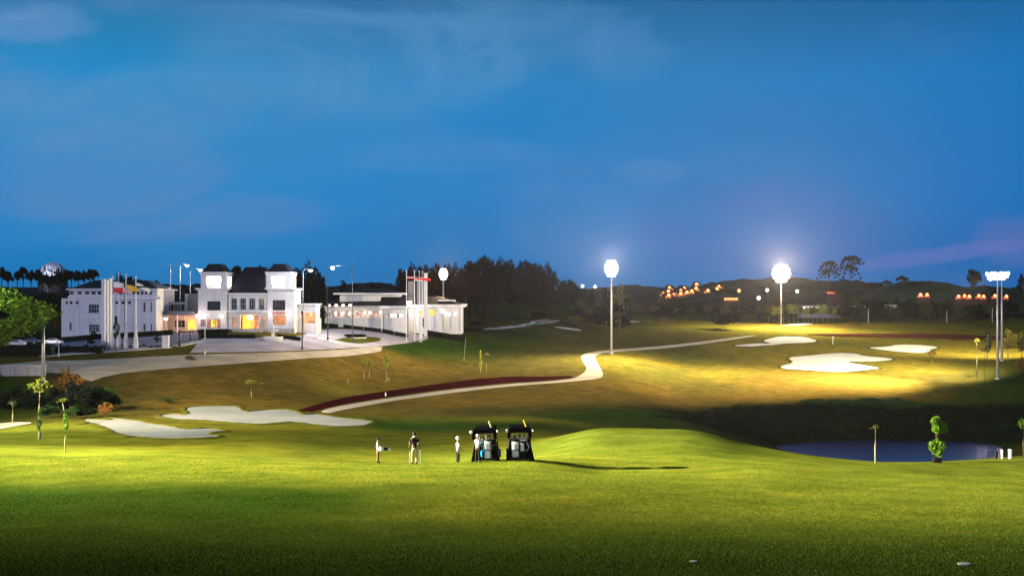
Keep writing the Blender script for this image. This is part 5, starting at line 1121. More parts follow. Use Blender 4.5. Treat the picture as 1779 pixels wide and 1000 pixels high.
def hedge(px0, px1, D, h, label, dep=1.2, m=L_dark, D2=None):
    a = on(px0, D); b = on(px1, D2 or D); n = int((b-a).length*h*150); r = np.random.default_rng(int(abs(px0))); c = (a+b)/2
    o = empty('hedge', c, 0, label, 'hedge', None); t = r.random(n)
    base = np.outer(1-t, np.array(a)) + np.outer(t, np.array(b)); pts = base - np.array(c); face = r.integers(0, 3, n)
    pts[:, 1] += np.where(face == 0, -dep/2, r.uniform(-dep/2, dep/2, n)) + r.normal(0, 0.05, n); pts[:, 2] += np.where(face == 1, h, r.uniform(0, h, n)) + r.normal(0, 0.05, n)
    v, f = leaf_quads(pts, 0.14, r); me = np_mesh('foliage', v, f); mesh_obj('foliage', me, m, o)
    dx, dy = (b.x-a.x)/2, (b.y-a.y)/2; dz = (b.z-a.z)/2; w = dep/2-0.1
    MB().hull([(-dx,-dy-w,-dz-0.3),(dx,dy-w,dz-0.3),(dx,dy+w,dz-0.3),(-dx,-dy+w,-dz-0.3)],[(-dx,-dy-w,-dz+h-0.1),(dx,dy-w,dz+h-0.1),(dx,dy+w,dz+h-0.1),(-dx,-dy+w,-dz+h-0.1)]).build('core', M_hedgecore, o)
M_hedgecore = mat('hedge_core', (0.012, 0.018, 0.01), 0.9, var=0.4, scale=4)
hedge(100, 176, 292, 1.1, 'black hedge along the foot of the white block, left of the pylons'); hedge(186, 300, 292, 1.1, 'black hedge along the foot of the white block, right of the pylons', D2=300)
hedge(346, 398, 301, 0.9, 'black hedge at the foot of the left tower'); hedge(350, 445, 291, 0.8, 'long dark hedge edging the lawn before the entrance', 2.0); hedge(483, 522, 294, 0.8, 'dark hedge right of the fountain', 2.0)
hedge(742, 808, 347, 1.5, 'dark hedge along the foot of the pavilion wall', 1.0)
hedge(-10, 92, 246, 1.9, 'tall black hedge between the far left shrubs and the pale road', 2.2); hedge(96, 180, 250, 1.1, 'black hedge behind the thin white post, along the pavement', 2.0)
for a, b in ((530.5,587),(597,631),(632.5,662),(664.5,684),(685.5,709)): hedge(a, b, 338, 0.95, {530.5:'black hedge length before the orange lit opening',597:'black hedge length behind the round island planting',632.5:'black hedge length under the lit window strip, between the gaps',664.5:'short black hedge length under the white column of the low wing',685.5:'black hedge length nearest the left tall flagpole'}[a])
p = on(617, hitD(617, 586, 225)); o = empty('planting_bed', p, 0, 'round black clipped planting on the lawn island', 'planting bed'); r_ = np.random.default_rng(8); n = 2600; a = r_.uniform(0, 6.283, n); rad = 2.8*np.sqrt(r_.random(n)); pts = np.stack([rad*np.cos(a), rad*np.sin(a), r_.uniform(0.1, 0.85, n)*(1 - 0.2*(rad/2.8)**4)], 1)
v, f = leaf_quads(pts, 0.15, r_); mesh_obj('foliage', np_mesh('foliage', v, f), L_dark, o); MB().lathe([(2.9,-0.2),(2.9,0.12)], 28).build('kerb_ring', M_kerb, o)

# parked cars at the left
def car(px, D, rz, paint, label):
    o = empty('parked_car', on(px, D), rz, label, 'car', 'cars parked at the left')
    prof = [(-2.1,0.35),(-2.15,0.75),(-1.95,0.92),(-1.2,1.0),(-0.55,1.42),(0.75,1.45),(1.55,1.02),(2.05,0.95),(2.15,0.6),(2.1,0.35)]
    b = MB(); n = len(prof); b.v = [(x, -0.82, z) for x, z in prof] + [(x, 0.82, z) for x, z in prof]; b.f = [tuple(range(n)), tuple(reversed(range(n, 2*n)))] + [(i, i+n, (i+1) % n+n, (i+1) % n) for i in range(n)]
    b.build('body', paint, o, bevel=0.06)
    for s in (-1, 1):
        MB().hull([(-1.05,s*0.826,1.02),(1.4,s*0.826,1.02),(1.4,s*0.835,1.02),(-1.05,s*0.835,1.02)],[(-0.5,s*0.826,1.36),(0.72,s*0.826,1.38),(0.72,s*0.835,1.38),(-0.5,s*0.835,1.36)]).build('side_window', M_glass, o)
        for x in (-1.35, 1.3):
            w = MB().tube([(x,s*0.62,0.33),(x,s*0.85,0.33)], 0.33, 14).build('wheel', M_black, o); MB().tube([(x,s*0.851,0.33),(x,s*0.87,0.33)], 0.19, 10).build('rim', M_steel, w)
        MB().box(2.08,s*0.45-0.15,0.62,2.17,s*0.45+0.15,0.78).build('headlight', M_trim, o)
P1 = mat('silver_paint', (0.5,0.5,0.52), 0.25, 0.4, 0.03); P2_ = mat('navy_paint', (0.02,0.03,0.08), 0.2, 0.3, 0.05); P3 = mat('white_paint', (0.7,0.7,0.7), 0.3, 0, 0.03)
for a in ((27,275,0.1,P3,'white car parked left, under the big green tree crown'),(52,288,0.0,P2_,'navy car parked behind the thick pale pole'),(92,280,3.1,P1,'silver car parked nearest the left end of the white block'),(22,246,0.05,P1,'silver car behind the clipped shrubs at the left edge'),(-20,276,0,P2_,'navy car parked beyond the left edge')): car(*a)

# far lights: small houses on the hillside
def house(px, D, py, w, wall, lit, label, h=3.6):
    k = D/F; x = (px-CX)*k; z = CAMZ - (py-HOR)*k
    o = empty('hillside_house', (x, D, z - h*0.6), random.uniform(-0.3, 0.3), label, 'house', 'lit houses on the far hillside')
    MB().box(-w/2,0,-9,w/2,6,h).build('wall', wall, o); MB().frustum(-w/2-0.5,-0.7,w/2+0.5,6.7,h,h+1.8,1.8,2.6).build('roof', M_roof, o)
    for i in range(2):
        c = (-0.25+0.5*i)*w; f = MB().box(c-w*0.19,-0.08,0.5,c+w*0.19,-0.02,h-0.4).build('window', M_dframe, o); MB().box(c-w*0.17,-0.1,0.6,c+w*0.17,-0.09,h-0.5).build('pane', lit, f)
    MB().ball((0,-0.9,h*0.95), h*0.34).build('porch_lamp', M_lamp_o, o, smooth=True)
M_hw = mat('house_render', (0.05,0.025,0.02), 0.9)
hs = [(1152,512),(1161,508),(1163,502),(1161,515),(1170,513),(1176,512),(1182,512),(1183,507),(1188,503),(1193,510),(1201,508),(1209,503),(1210,496),(1229,507),(1249,500),(1245,504)]
for i, (px, py) in enumerate(hs):
    house(px, hill_hit(px, py + 2.5) + 0.5, py, 4.6 + (i % 3)*0.8, M_hw, W_org, 'small house glowing orange in the cluster on the far left hillside', 2.8)
for i, (px, py) in enumerate([(1599,514),(1610,514),(1665,517),(1674,516),(1683,517),(1699,516),(1708,517),(1727,516),(1747,517)]):
    o = house(px, 585, py, 3.3, M_hw, W_red, 'small house glowing red among the belt trees behind the nearest masts' if px > 1640 else 'small house glowing red in the dark belt left of the red row', 2.0)
pz = Bld('market_hall', 700, 1270, 530, 'long low hall with a bright orange lit front at the foot of the hill', 'hall')
pz.box('wall', M_hw, 1257, 517.5, 1282, 545, 0, 8); pz.box('roof', M_roof, 1255, 515.5, 1284, 517.4, -1, 9); pz.box('lit_front', W_org, 1258, 518, 1281, 522, -0.1, -0.02)
for i in range(6): pz.box('hanging_lamp', M_lamp_o, 1258.5+i*4, 517.6, 1261.2+i*4, 520, -0.9, -0.5)
for px, py, D, l, m_ in ((1284,506,640,'tall lamp with an orange globe above the lit hall',M_lamp_o),(1333,505,640,'lamp with a pale globe left of the biggest light',M_lamp_g),(1318,519,560,'low lamp with a pale globe below the brown hill',M_lamp_g),(1385,507,640,'lamp with a small pale globe right of the biggest light',M_lamp_g),(1012,498,700,'distant pinkish lamp on the skyline right of the wood',M_lamp_g),(1034,499,700,'distant lamp in the skyline trees left of the path mast',M_lamp_g)):
    p = on(px, D); H = CAMZ - (py-HOR)/F*D - p.z; o = empty('lamp_pole', p, 0, l, 'lamp pole'); MB().tube([(0,0,-0.5),(0,0,H)], 0.15, 6).build('pole', M_dark, o); MB().ball((0,0,H+0.4), 0.85).build('globe', m_, o, smooth=True)
cb = Bld('terrace_building', 610, 1445, 548, 'low white terrace with a red lit canopy behind the fence row', 'building')
cb.box('wall', M_conc, 1392, 530, 1462, 555, 0, 8); cb.box('canopy', W_red, 1440, 507, 1452, 510, 1, 4); cb.box('upper_wall', M_hw, 1438, 510, 1462, 530, 1, 7); cb.box('roof', M_roof, 1436, 504.5, 1464, 507, 0, 8)
for i in range(9): cb.window(1395+i*7, 532, 1400+i*7, 536, -0.1, 1, 1, W_whi, M_frame, dep=0.08, pd=0.02)
cc = Bld('shed', 590, 1545, 541, 'pale lit shed between the dark belt trees', 'shed'); cc.box('wall', M_white, 1537, 531, 1557, 545, 0, 5); cc.box('roof', M_trim, 1535, 529.5, 1558, 531.2, -0.6, 5.6)
cd = Bld('shed', 590, 1490, 541, 'low row of pale lit stalls left of the dark belt', 'shed'); cd.box('wall', M_hw, 1470, 533, 1502, 545, 0, 5); cd.box('roof', M_trim, 1468, 531.5, 1504, 533.2, -0.6, 5.6)
# far fence
o = empty('far_fence', on(1560, 538), 0, 'long wire fence behind the far right fairway', 'fence')
for i, px in enumerate(np.arange(1330, 1800, 9.5)):
    p = on(px, 538); q_ = p - o.location; MB().tube([tuple(q_ + Vector((0,0,-0.3))), tuple(q_ + Vector((0,0,2.2)))], 0.07, 5).build('fence_post', M_dark, o)
mb = MB()
pts = [on(px, 538) - o.location for px in np.arange(1330, 1800, 9.5)]
for h in (0.5, 1.2, 2.0): mb.tube([tuple(p + Vector((0,0,h))) for p in pts], 0.03, 4)
mb.build('wire', M_dark, o)
for px, h, l in ((1508.5,24,'pale concrete post standing alone before the belt trees'),(1645,20,'thin white pole before the dark belt trees'),(1724,25,'thin pale pole left of the twin masts, on the far fairway')):
    p = on(px, 532); H = h/F*532; o = empty('pole', p, 0, l, 'pole'); MB().tube([(0,0,-0.2),(0,0,H)], [0.28 if px == 1508.5 else 0.14, 0.14], 8).build('shaft', M_conc, o); MB().ball((0,0,H), 0.16).build('cap', M_conc, o)
# sprinkler covers and a leaf on the near grass
for px, py, l in ((1675,981,'pale oval sprinkler cover at the bottom right of the near grass'),(1205,976,'small straw coloured divot marker at the bottom of the near grass')):
    p = at(px, py); o = empty('sprinkler_cover', p + Vector((0,0,0.01)), 0, l, 'cover'); MB().lathe([(0.14,-0.05),(0.14,0.03),(0.12,0.04),(0.03,0.04)] if px > 1300 else [(0.09,-0.05),(0.09,0.02),(0.03,0.03)], 18).build('lid', M_conc, o); MB().lathe([(0.18,-0.05),(0.18,0.012),(0.15,0.012)] if px > 1300 else [(0.12,-0.05),(0.12,0.008),(0.1,0.01)], 18).build('rim', M_earth2, o)

# blades of the near turf, thickest by the camera
r_ = np.random.default_rng(77); n = 260000
dd = 1.0/(1.0/22.0 - r_.random(n)*(1.0/22.0 - 1.0/80.0)); uu = r_.uniform(-0.47, 0.47, n); xx = uu*dd
ui = CX + F*xx/np.maximum(dd, 30.0); i_ = np.clip(np.searchsorted(Ug, ui)-1, 0, nu-2); k_i = np.clip(np.searchsorted(Dg, dd)-1, 0, nd-2)
a_ = (ui-Ug[i_])/(Ug[i_+1]-Ug[i_]); b_ = (dd-Dg[k_i])/(Dg[k_i+1]-Dg[k_i])
zz = (1-a_)*(1-b_)*Zg[i_,k_i]+a_*(1-b_)*Zg[i_+1,k_i]+(1-a_)*b_*Zg[i_,k_i+1]+a_*b_*Zg[i_+1,k_i+1]
h_ = r_.uniform(0.02, 0.055, n); an = r_.uniform(0, 6.283, n); w_ = 0.012; ln = r_.normal(0, 0.03, (n, 2))
v = np.zeros((n, 3, 3)); v[:,0] = np.stack([xx-np.cos(an)*w_, dd-np.sin(an)*w_, zz-0.01], 1); v[:,1] = np.stack([xx+np.cos(an)*w_, dd+np.sin(an)*w_, zz-0.01], 1); v[:,2] = np.stack([xx+ln[:,0], dd+ln[:,1], zz+h_], 1)
tag(mesh_obj('grass_blades', np_mesh('grass_blades', v.reshape(-1, 3), np.arange(3*n).reshape(n, 3)), leafmat('grass_blade', (0.045,0.085,0.010), (0.17,0.20,0.025), 0.3)), kind='stuff')

# ------------------------------------------------------------------ people
def skin_mesh(name, verts, edges, radii, root=0, sub=1):
    me = bpy.data.meshes.new(name); bm = bmesh.new(); sl = bm.verts.layers.skin.verify(); vs = [bm.verts.new(v) for v in verts]
    for v, r in zip(vs, radii): v[sl].radius = r if hasattr(r, '__len__') else (r, r)
    vs[root][sl].use_root = True
    for a, b in edges: bm.edges.new((vs[a], vs[b]))
    bm.to_mesh(me); bm.free(); o = bpy.data.objects.new('tmp', me); COL.objects.link(o)
    o.modifiers.new('s', 'SKIN').branch_smoothing = 0.6; sb = o.modifiers.new('u', 'SUBSURF'); sb.levels = sub; sb.render_levels = sub
    dg = bpy.context.evaluated_depsgraph_get(); out = bpy.data.meshes.new_from_object(o.evaluated_get(dg)); bpy.data.objects.remove(o); out.name = name
    out.polygons.foreach_set('use_smooth', [True]*len(out.polygons)); return out
M_skin = mat('skin', (0.20, 0.11, 0.07), 0.55, var=0.08, scale=6)
def cloth(name, c): return mat(name, c, 0.85, var=0.12, scale=6, bump=0.3, bscale=18)
def person(label, base, H, rz, shirt, trousers, hat, hair, pose, shoe=None):
    s = H / 1.75; o = empty('person', base, rz, label, 'person')
    # figure faces -Y in its own frame; joints in metres for a 1.75 m adult
    pel = (0, 0, 0.95); wst = (0, 0.01, 1.10); chs = (0, 0.01, 1.32); nk0 = (0, 0.01, 1.47); nk1 = (0, -0.01, 1.54); hd = (0, -0.02, 1.64); tp = (0, -0.01, 1.735)
    J = dict(pose)
    V = [pel, wst, chs, nk0, nk1, hd, tp]; Rr = [(0.15,0.11),(0.13,0.10),(0.155,0.105),(0.075,0.07),(0.055,0.055),(0.085,0.098),(0.055,0.065)]; Ed = [(0,1),(1,2),(2,3),(3,4),(4,5),(5,6)]
    tops = {}; 
    for sd in (-1, 1):
        q = 'L' if sd < 0 else 'R'; sh = (0.175*sd, 0.01, 1.42); el, wr = J[q+'el'], J[q+'wr']; b = len(V)
        hand = tuple(np.array(wr) + (np.array(wr)-np.array(el))/np.linalg.norm(np.array(wr)-np.array(el))*0.07)
        V += [sh, el, wr, hand]; Rr += [0.062, 0.043, 0.028, (0.035, 0.02)]; Ed += [(2,b),(b,b+1),(b+1,b+2),(b+2,b+3)]
        u = (np.array(wr)-np.array(el)); u = u/np.linalg.norm(u); side = np.cross(u, (0,1,0)); side = side/np.linalg.norm(side) if np.linalg.norm(side) > 1e-3 else np.array((1,0,0))
        for k in range(4):
            c = len(V); L_ = (0.065,0.075,0.07,0.055)[k]; st = np.array(hand)+side*(k-1.5)*0.021; V += [tuple(st+u*0.025), tuple(st+u*(0.025+L_*0.6)+np.array((0,-0.008,0))), tuple(st+u*(0.02+L_)+np.array((0,-0.03,0)))]; Rr += [0.009,0.009,0.008]; Ed += [(b+3,c),(c,c+1),(c+1,c+2)]
        c = len(V); st = np.array(wr)+u*0.03; V += [tuple(st+np.array((0,-0.03,0))), tuple(st+u*0.04+np.array((0,-0.055,0)))]; Rr += [0.010,0.009]; Ed += [(b+2,c),(c,c+1)]
        hp = (0.095*sd, 0.0, 0.90); kn, an = J[q+'kn'], J[q+'an']; b = len(V); V += [hp, kn, an, (an[0]+0.02*sd, an[1]-0.14, an[2]-0.05)]; Rr += [0.088, 0.058, 0.040, (0.04,0.028)]; Ed += [(0,b),(b,b+1),(b+1,b+2),(b+2,b+3)]
        tops[q] = (sh, el, wr, hp, kn, an)
    def sc(vs): return [tuple(np.array(v)*s) for v in vs]
    def scr(rs): return [tuple(np.array(r)*s) if hasattr(r, '__len__') else r*s for r in rs]
    mesh_obj('body', skin_mesh('body', sc(V), Ed, scr(Rr)), M_skin, o)
    # shirt
    V = [(0,0,0.90), wst, chs, (0,0.01,1.46)]; Rr = [(0.175,0.135),(0.155,0.125),(0.18,0.13),(0.085,0.08)]; Ed = [(0,1),(1,2),(2,3)]
    for q in 'LR': sh, el, *_ = tops[q]; b = len(V); mid = tuple(np.array(sh)*0.15+np.array(el)*0.85); V += [sh, mid]; Rr += [0.082, 0.062]; Ed += [(2,b),(b,b+1)]
    mesh_obj('shirt', skin_mesh('shirt', sc(V), Ed, scr(Rr), 1), shirt, o)
    # trousers
    V = [(0,0,0.99),(0,0,0.90)]; Rr = [(0.162,0.122),(0.165,0.125)]; Ed = [(0,1)]
    for q in 'LR': *_, hp, kn, an = tops[q]; b = len(V); V += [tuple(np.array(hp)-np.array((0,0,0.05))), kn, tuple(np.array(an)+np.array((0,0,0.0)))]; Rr += [0.108, 0.082, 0.075]; Ed += [(1,b),(b,b+1),(b+1,b+2)]
    mesh_obj('trousers', skin_mesh('trousers', sc(V), Ed, scr(Rr), 1), trousers, o)
    for q in 'LR':
        an = tops[q][-1]; mb = MB(); mb.hull([((an[0]-0.045)*s,(an[1]+0.07)*s,0),((an[0]+0.045)*s,(an[1]+0.07)*s,0),((an[0]+0.05)*s,(an[1]-0.19)*s,0),((an[0]-0.05)*s,(an[1]-0.19)*s,0)],[((an[0]-0.035)*s,(an[1]+0.055)*s,0.10*s),((an[0]+0.035)*s,(an[1]+0.055)*s,0.10*s),((an[0]+0.035)*s,(an[1]-0.17)*s,0.05*s),((an[0]-0.035)*s,(an[1]-0.17)*s,0.05*s)]); mb.build('shoe', shoe or M_black, o, bevel=0.01)
    f = MB(); f.ball((0,-0.125*s,1.625*s),0.014*s,0.02*s,0.025*s,6,4); f.build('nose', M_skin, o, smooth=True)
    for e in (-1,1): MB().ball((0.034*e*s,-0.108*s,1.655*s),0.012*s).build('eye', M_black, o, smooth=True); MB().ball((0.092*e*s,-0.01*s,1.635*s),0.015*s,0.02*s,0.032*s).build('ear', M_skin, o, smooth=True)
    MB().ball((0,-0.108*s,1.585*s),0.025*s,0.008*s,0.008*s).build('mouth', mat('lips', (0.2,0.06,0.05)), o, smooth=True)
    if hair: MB().ball((0,0.015*s,1.665*s),0.102*s,0.115*s,0.105*s,14,10).build('hair', M_black, o, smooth=True)
    if hat:
        h = MB().ball((0,0.0,1.70*s),0.108*s,0.12*s,0.085*s,14,10).build('cap', hat, o, smooth=True)
        MB().hull([(-0.07*s,-0.08*s,1.70*s),(0.07*s,-0.08*s,1.70*s),(0.05*s,-0.20*s,1.675*s),(-0.05*s,-0.20*s,1.675*s)],[(-0.07*s,-0.08*s,1.712*s),(0.07*s,-0.08*s,1.712*s),(0.05*s,-0.20*s,1.687*s),(-0.05*s,-0.20*s,1.687*s)]).build('cap_brim', hat, h)
    return o, s
C_w = cloth('white_cotton', (0.75,0.75,0.74)); C_cr = cloth('pale_cotton', (0.58,0.58,0.50)); C_b = cloth('black_cotton', (0.004,0.004,0.005)); C_k = cloth('khaki_cotton', (0.42,0.36,0.22)); C_br = cloth('brown_cotton', (0.13,0.065,0.03))
stand = dict(Lel=(-0.24,0.02,1.14),Lwr=(-0.23,-0.06,0.90),Rel=(0.24,0.02,1.14),Rwr=(0.23,-0.06,0.90),Lkn=(-0.11,-0.02,0.49),Lan=(-0.13,0.02,0.09),Rkn=(0.11,-0.02,0.49),Ran=(0.13,0.02,0.09))
# golfer with the bag under the arm, far left: seen half from the side, facing right
pA = on(656.5, 86); pose = dict(stand); pose.update(Rel=(0.23,-0.06,1.16), Rwr=(0.14,-0.28,1.02), Lel=(-0.22,-0.06,1.16), Lwr=(-0.10,-0.26,1.0))
pa, s_ = person('leftmost person, in pale shirt, brown trousers and dark cap, holding a white bag', pA, 1.72, R(90), C_cr, C_br, C_b, False, pose)
o = empty('golf_bag', pA + Vector((0.30*1, -0.06, 1.0)), 0, 'small white and black golf bag held by the leftmost person', 'golf bag')
MB().tube([(-0.22,0,0),(0.12,0,-0.02)], [0.17,0.15], 14).build('bag_body', C_w, o, smooth=True); MB().tube([(0.12,0,-0.02),(0.42,0,-0.03)], [0.12,0.07], 10).build('bag_neck', C_b, o, smooth=True); MB().ball((0.5,0,-0.03),0.12,0.09,0.09).build('club_cover', C_w, o, smooth=True)
# tall golfer seen from behind, a club in each side
pB = on(720, 66.0); pose = dict(stand); pose.update(Rel=(-0.0+0.26,-0.08,1.16),Rwr=(0.29,-0.22,0.97),Lel=(-0.23,-0.10,1.16),Lwr=(-0.12,-0.26,1.02),Lan=(-0.12,0.06,0.09),Ran=(0.11,-0.03,0.09))
pb, s_ = person('tall person seen from behind in black top and khaki trousers, standing between two clubs', pB, 1.72, R(180), C_b, C_k, None, True, pose)
MB().lathe([(0.085,1.455),(0.10,1.48),(0.07,1.51)], 12).build('collar', C_w, pb)
def club(px, D, label, lean, L_=1.05):
    o = empty('golf_club', on(px, D), 0, label, 'golf club', None); MB().tube([(0,0,0.03),(lean,0,L_)], [0.008,0.013], 6).build('shaft', M_steel, o); MB().tube([(lean*0.72,0,L_*0.74),(lean,0,L_)], 0.019, 8).build('grip', M_black, o); MB().hull([(-0.02,-0.01,0),(0.07,-0.02,0),(0.07,0.02,0),(-0.02,0.01,0)],[(-0.02,-0.01,0.05),(0.06,-0.015,0.05),(0.06,0.015,0.05),(-0.02,0.01,0.05)]).build('club_head', M_steel, o)
club(730.5, 66.1, 'golf club held at the right side of the tall person', -0.03); club(711, 66.2, 'golf club standing at the left side of the tall person', 0.03, 0.95)
# caddie in white
pC = on(795.5, 82); pose = dict(stand); pose.update(Rel=(0.22,-0.02,1.15),Rwr=(0.15,-0.24,0.98),Lel=(-0.22,-0.02,1.15),Lwr=(-0.14,-0.24,0.98),Lkn=(-0.09,-0.04,0.49),Lan=(-0.09,0.0,0.09),Rkn=(0.09,0.0,0.49),Ran=(0.09,0.03,0.09))
pc, s_ = person('person in a white shirt, white cap and black trousers, standing left of the golf carts', pC, 1.72, R(112), C_w, C_b, C_w, False, pose)
M_hat = C_w
MB().lathe([(0.13,1.68),(0.15,1.70),(0.115,1.80),(0.05,1.83)], 14).build('hat_crown', C_w, pc, smooth=True)
# caddie leaning at the left cart
pD = on(830.0, 65.1); pose = dict(stand); pose.update(Rel=(0.22,-0.14,1.18),Rwr=(0.12,-0.36,1.08),Lel=(-0.20,-0.12,1.16),Lwr=(-0.10,-0.34,1.02))
pd_, s_ = person('person in a white shirt and cap working at the bags on the left golf cart', pD, 1.45, R(150), C_w, C_b, C_w, False, pose)

# ------------------------------------------------------------------ golf carts
def golf_cart(px, D, rz, tilt, label, stick):
    o = empty('golf_cart', on(px, D) , rz, label, 'golf cart', None); o.rotation_euler = (0, tilt, rz)
    # rear faces -Y
    b = MB(); b.hull([(-0.66,-0.60,0.22),(0.66,-0.60,0.22),(0.66,0.55,0.22),(-0.66,0.55,0.22)],[(-0.56,-0.42,0.72),(0.56,-0.42,0.72),(0.56,0.50,0.72),(-0.56,0.50,0.72)]); b.build('rear_body', M_matt, o, bevel=0.04)
    MB().box(-0.64,0.5,0.20,0.64,1.45,0.30).build('floor_pan', M_black, o); MB().hull([(-0.62,1.35,0.22),(0.62,1.35,0.22),(0.55,1.95,0.22),(-0.55,1.95,0.22)],[(-0.58,1.40,0.85),(0.58,1.40,0.85),(0.42,1.75,0.62),(-0.42,1.75,0.62)]).build('front_cowl', M_black, o, bevel=0.03)
    MB().box(-0.56,0.0,0.722,0.56,0.52,0.82).build('seat', M_black, o, bevel=0.03); MB().box(-0.56,-0.10,0.85,0.56,0.0,1.15).build('seat_back', M_black, o, bevel=0.03)
    for sx in (-1,1):
        MB().tube([(sx*0.60,-0.34,0.6),(sx*0.53,-0.30,1.72)], 0.028, 8).build('roof_post', M_black, o); MB().tube([(sx*0.56,1.42,0.8),(sx*0.50,1.10,1.72)], 0.022, 8).build('roof_post', M_black, o)
        for y in (-0.28, 1.50):
            w = MB().tube([(sx*0.50,y,0.225),(sx*0.70,y,0.225)], [0.225,0.225], 18).build('wheel', M_black, o); MB().tube([(sx*0.701,y,0.225),(sx*0.712,y,0.225)], 0.12, 12).build('rim', M_steel, w)
        MB().hull([(sx*0.55,-0.62,0.02),(sx*0.78,-0.62,0.02),(sx*0.74,-0.1,0.1),(sx*0.55,-0.1,0.1)][::sx],[(sx*0.52,-0.5,0.95),(sx*0.56,-0.5,0.95),(sx*0.56,-0.1,0.8),(sx*0.52,-0.1,0.8)][::sx]).build('side_flap', M_matt, o)
    MB().hull([(-0.60,-0.52,1.70),(0.60,-0.52,1.70),(0.56,1.25,1.70),(-0.56,1.25,1.70)],[(-0.56,-0.46,1.80),(0.56,-0.46,1.80),(0.52,1.18,1.80),(-0.52,1.18,1.80)]).build('roof', M_matt, o, bevel=0.03)
    MB().box(-0.58,-0.54,1.52,0.58,-0.50,1.72).build('roof_visor', M_matt, o)
    for sx in (-1,1): MB().hull([(sx*0.58-0.09,-0.53,1.2),(sx*0.58+0.05,-0.53,1.2),(sx*0.58+0.05,-0.45,1.2),(sx*0.58-0.09,-0.45,1.2)],[(sx*0.55-0.12,-0.53,1.69),(sx*0.55+0.08,-0.53,1.69),(sx*0.55+0.08,-0.45,1.69),(sx*0.55-0.12,-0.45,1.69)]).build('corner_panel', M_matt, o)
    MB().tube([(-0.5,-0.56,1.12),(0.5,-0.56,1.12)], 0.022, 8).build('bag_rail', M_black, o); MB().box(-0.60,-0.95,0.14,0.60,-0.58,0.24).build('bag_tray', M_black, o)
    MB().tube([(0,1.3,0.8),(-0.28,1.0,1.05)], 0.02, 6).build('steering_column', M_black, o)
    MB().lathe([(0.17,-0.015),(0.19,0.0),(0.17,0.015)], 16, (-0.28,0.98,1.07)).build('steering_wheel', M_black, o)
    for sx, r_ in ((-1,0.085),(1,0.055)):
        a = MB().tube([(sx*0.58,-0.5,1.62),(sx*0.68,-0.55,1.60)], 0.015, 6).build('mirror_arm', M_black, o); MB().ball((sx*0.70,-0.56,1.62), r_).build('round_mirror', C_w, a, smooth=True)
    MB().tube([(0.36,-0.2,1.79),(0.22,-0.25,2.16)] if stick else [(0.36,-0.2,1.79),(0.24,-0.25,2.14)], 0.038, 8).build('roof_stick', mat('yellow_stick', (0.70,0.46,0.05), 0.6) if stick else mat('pale_stick', (0.65,0.55,0.25), 0.6), o)
    MB().hull([(-0.3,-0.6,0.30),(0.3,-0.6,0.30),(0.3,-0.57,0.30),(-0.3,-0.57,0.30)],[(-0.3,-0.58,0.40),(0.3,-0.58,0.40),(0.3,-0.55,0.40),(-0.3,-0.55,0.40)]).build('number_plate', C_b, o)
    return o
ca1 = golf_cart(845, 66.5, R(-3), R(-2.5), 'black golf cart on the left, pale stick on its roof and one large white bag', False)
ca2 = golf_cart(903, 67.0, R(2), R(-0.5), 'black golf cart on the right, yellow stick on its roof and two pale bags', True)
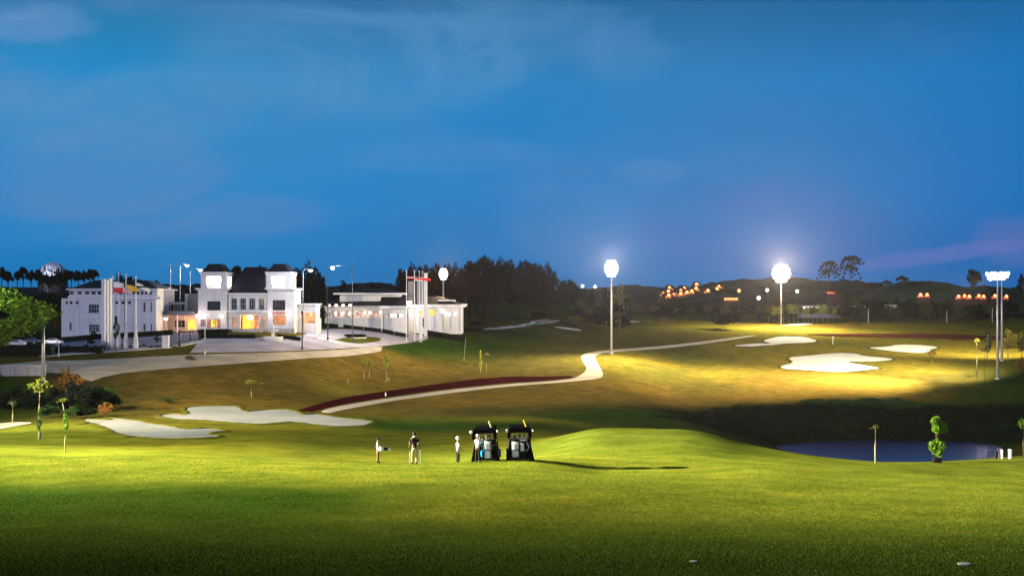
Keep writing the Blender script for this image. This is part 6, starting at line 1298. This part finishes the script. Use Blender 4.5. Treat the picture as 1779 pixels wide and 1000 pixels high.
def golf_bag(cart, x, label, body, trim, h=0.92, w=0.155, lean=0.0, clubs=6, covers=(C_b,)):
    q_ = cart.location + Matrix.Rotation(cart.rotation_euler[2], 3, 'Z') @ Vector((x, -0.77, 0.25))
    o = empty('golf_bag', q_, cart.rotation_euler[2], label, 'golf bag', None)
    MB().lathe([(w*0.98,0),(w*1.05,0.05),(w,h*0.45),(w*1.03,h*0.9),(w*1.1,h)], 18).build('bag_body', body, o, smooth=True)
    MB().lathe([(w*1.12,h-0.06),(w*1.16,h-0.01),(w*1.02,h+0.02)], 18).build('bag_collar', trim, o, smooth=True)
    MB().box(-w*0.7,-w-0.08,0.08,w*0.7,-w*0.7,h*0.42).build('front_pocket', body, o, bevel=0.025); MB().box(-w*0.6,-w-0.05,h*0.48,w*0.6,-w*0.7,h*0.82).build('upper_pocket', body, o, bevel=0.02)
    MB().tube([(w*0.9,-0.09,h*0.85),(w*1.5,-0.2,h*0.6),(w*0.95,-0.12,h*0.3)], 0.022, 6).build('strap', trim, o)
    MB().box(-w*0.72,-w-0.085,h*0.43,w*0.72,-w*0.9,h*0.455).build('zip', trim, o)
    rr = random.Random(int(x*100))
    for i in range(clubs):
        a = 6.28*i/clubs; cx_, cy_ = w*0.6*math.cos(a), w*0.6*math.sin(a); L_ = h + rr.uniform(0.12, 0.3)
        c_ = MB().tube([(cx_,cy_,h-0.1),(cx_*1.3,cy_*1.3,L_)], 0.008, 5).build('club', M_steel, o); MB().ball((cx_*1.3,cy_*1.3,L_), 0.05, 0.035, 0.055, 8, 6).build('club_cover', covers[i % len(covers)], c_, smooth=True)
golf_bag(ca1, 0.13, 'large white golf bag on the left cart', C_w, C_b, 0.98, 0.19, covers=(C_br, C_b))
C_bl = cloth('blue_nylon', (0.0, 0.22, 0.55)); golf_bag(ca1, -0.22, 'slim black golf bag with a blue pouch between the caddie and the white bag', C_b, C_bl, 0.80, 0.12, covers=(C_b, C_k))
q_ = ca1.location + Vector((-0.19, -1.02, 0.50)); o = empty('pouch', q_, 0, 'bright blue pouch hanging on the slim black bag', 'pouch'); MB().ball((0,0,0), 0.10, 0.07, 0.20, 12, 8).build('pouch_body', C_bl, o, smooth=True); MB().tube([(0,0,0.18),(0,0.05,0.34)], 0.012, 5).build('pouch_strap', C_b, o)
golf_bag(ca2, -0.24, 'pale golf bag with a black strap at the left of the right cart', C_cr, C_b, 0.90, 0.20, covers=(C_b, C_k)); golf_bag(ca2, 0.16, 'black golf bag with a pale front at the right of the right cart', C_b, C_cr, 0.92, 0.19, covers=(C_cr, C_b))
q_ = ca2.location + Vector((0.13, -0.985, 0.30)); 
o = empty('towel', q_, 0, 'pale towel folded over the black bag of the right cart', 'towel'); MB().box(-0.09,-0.05,0.25,0.09,0.0,0.72).build('towel_body', C_cr, o, bevel=0.02)
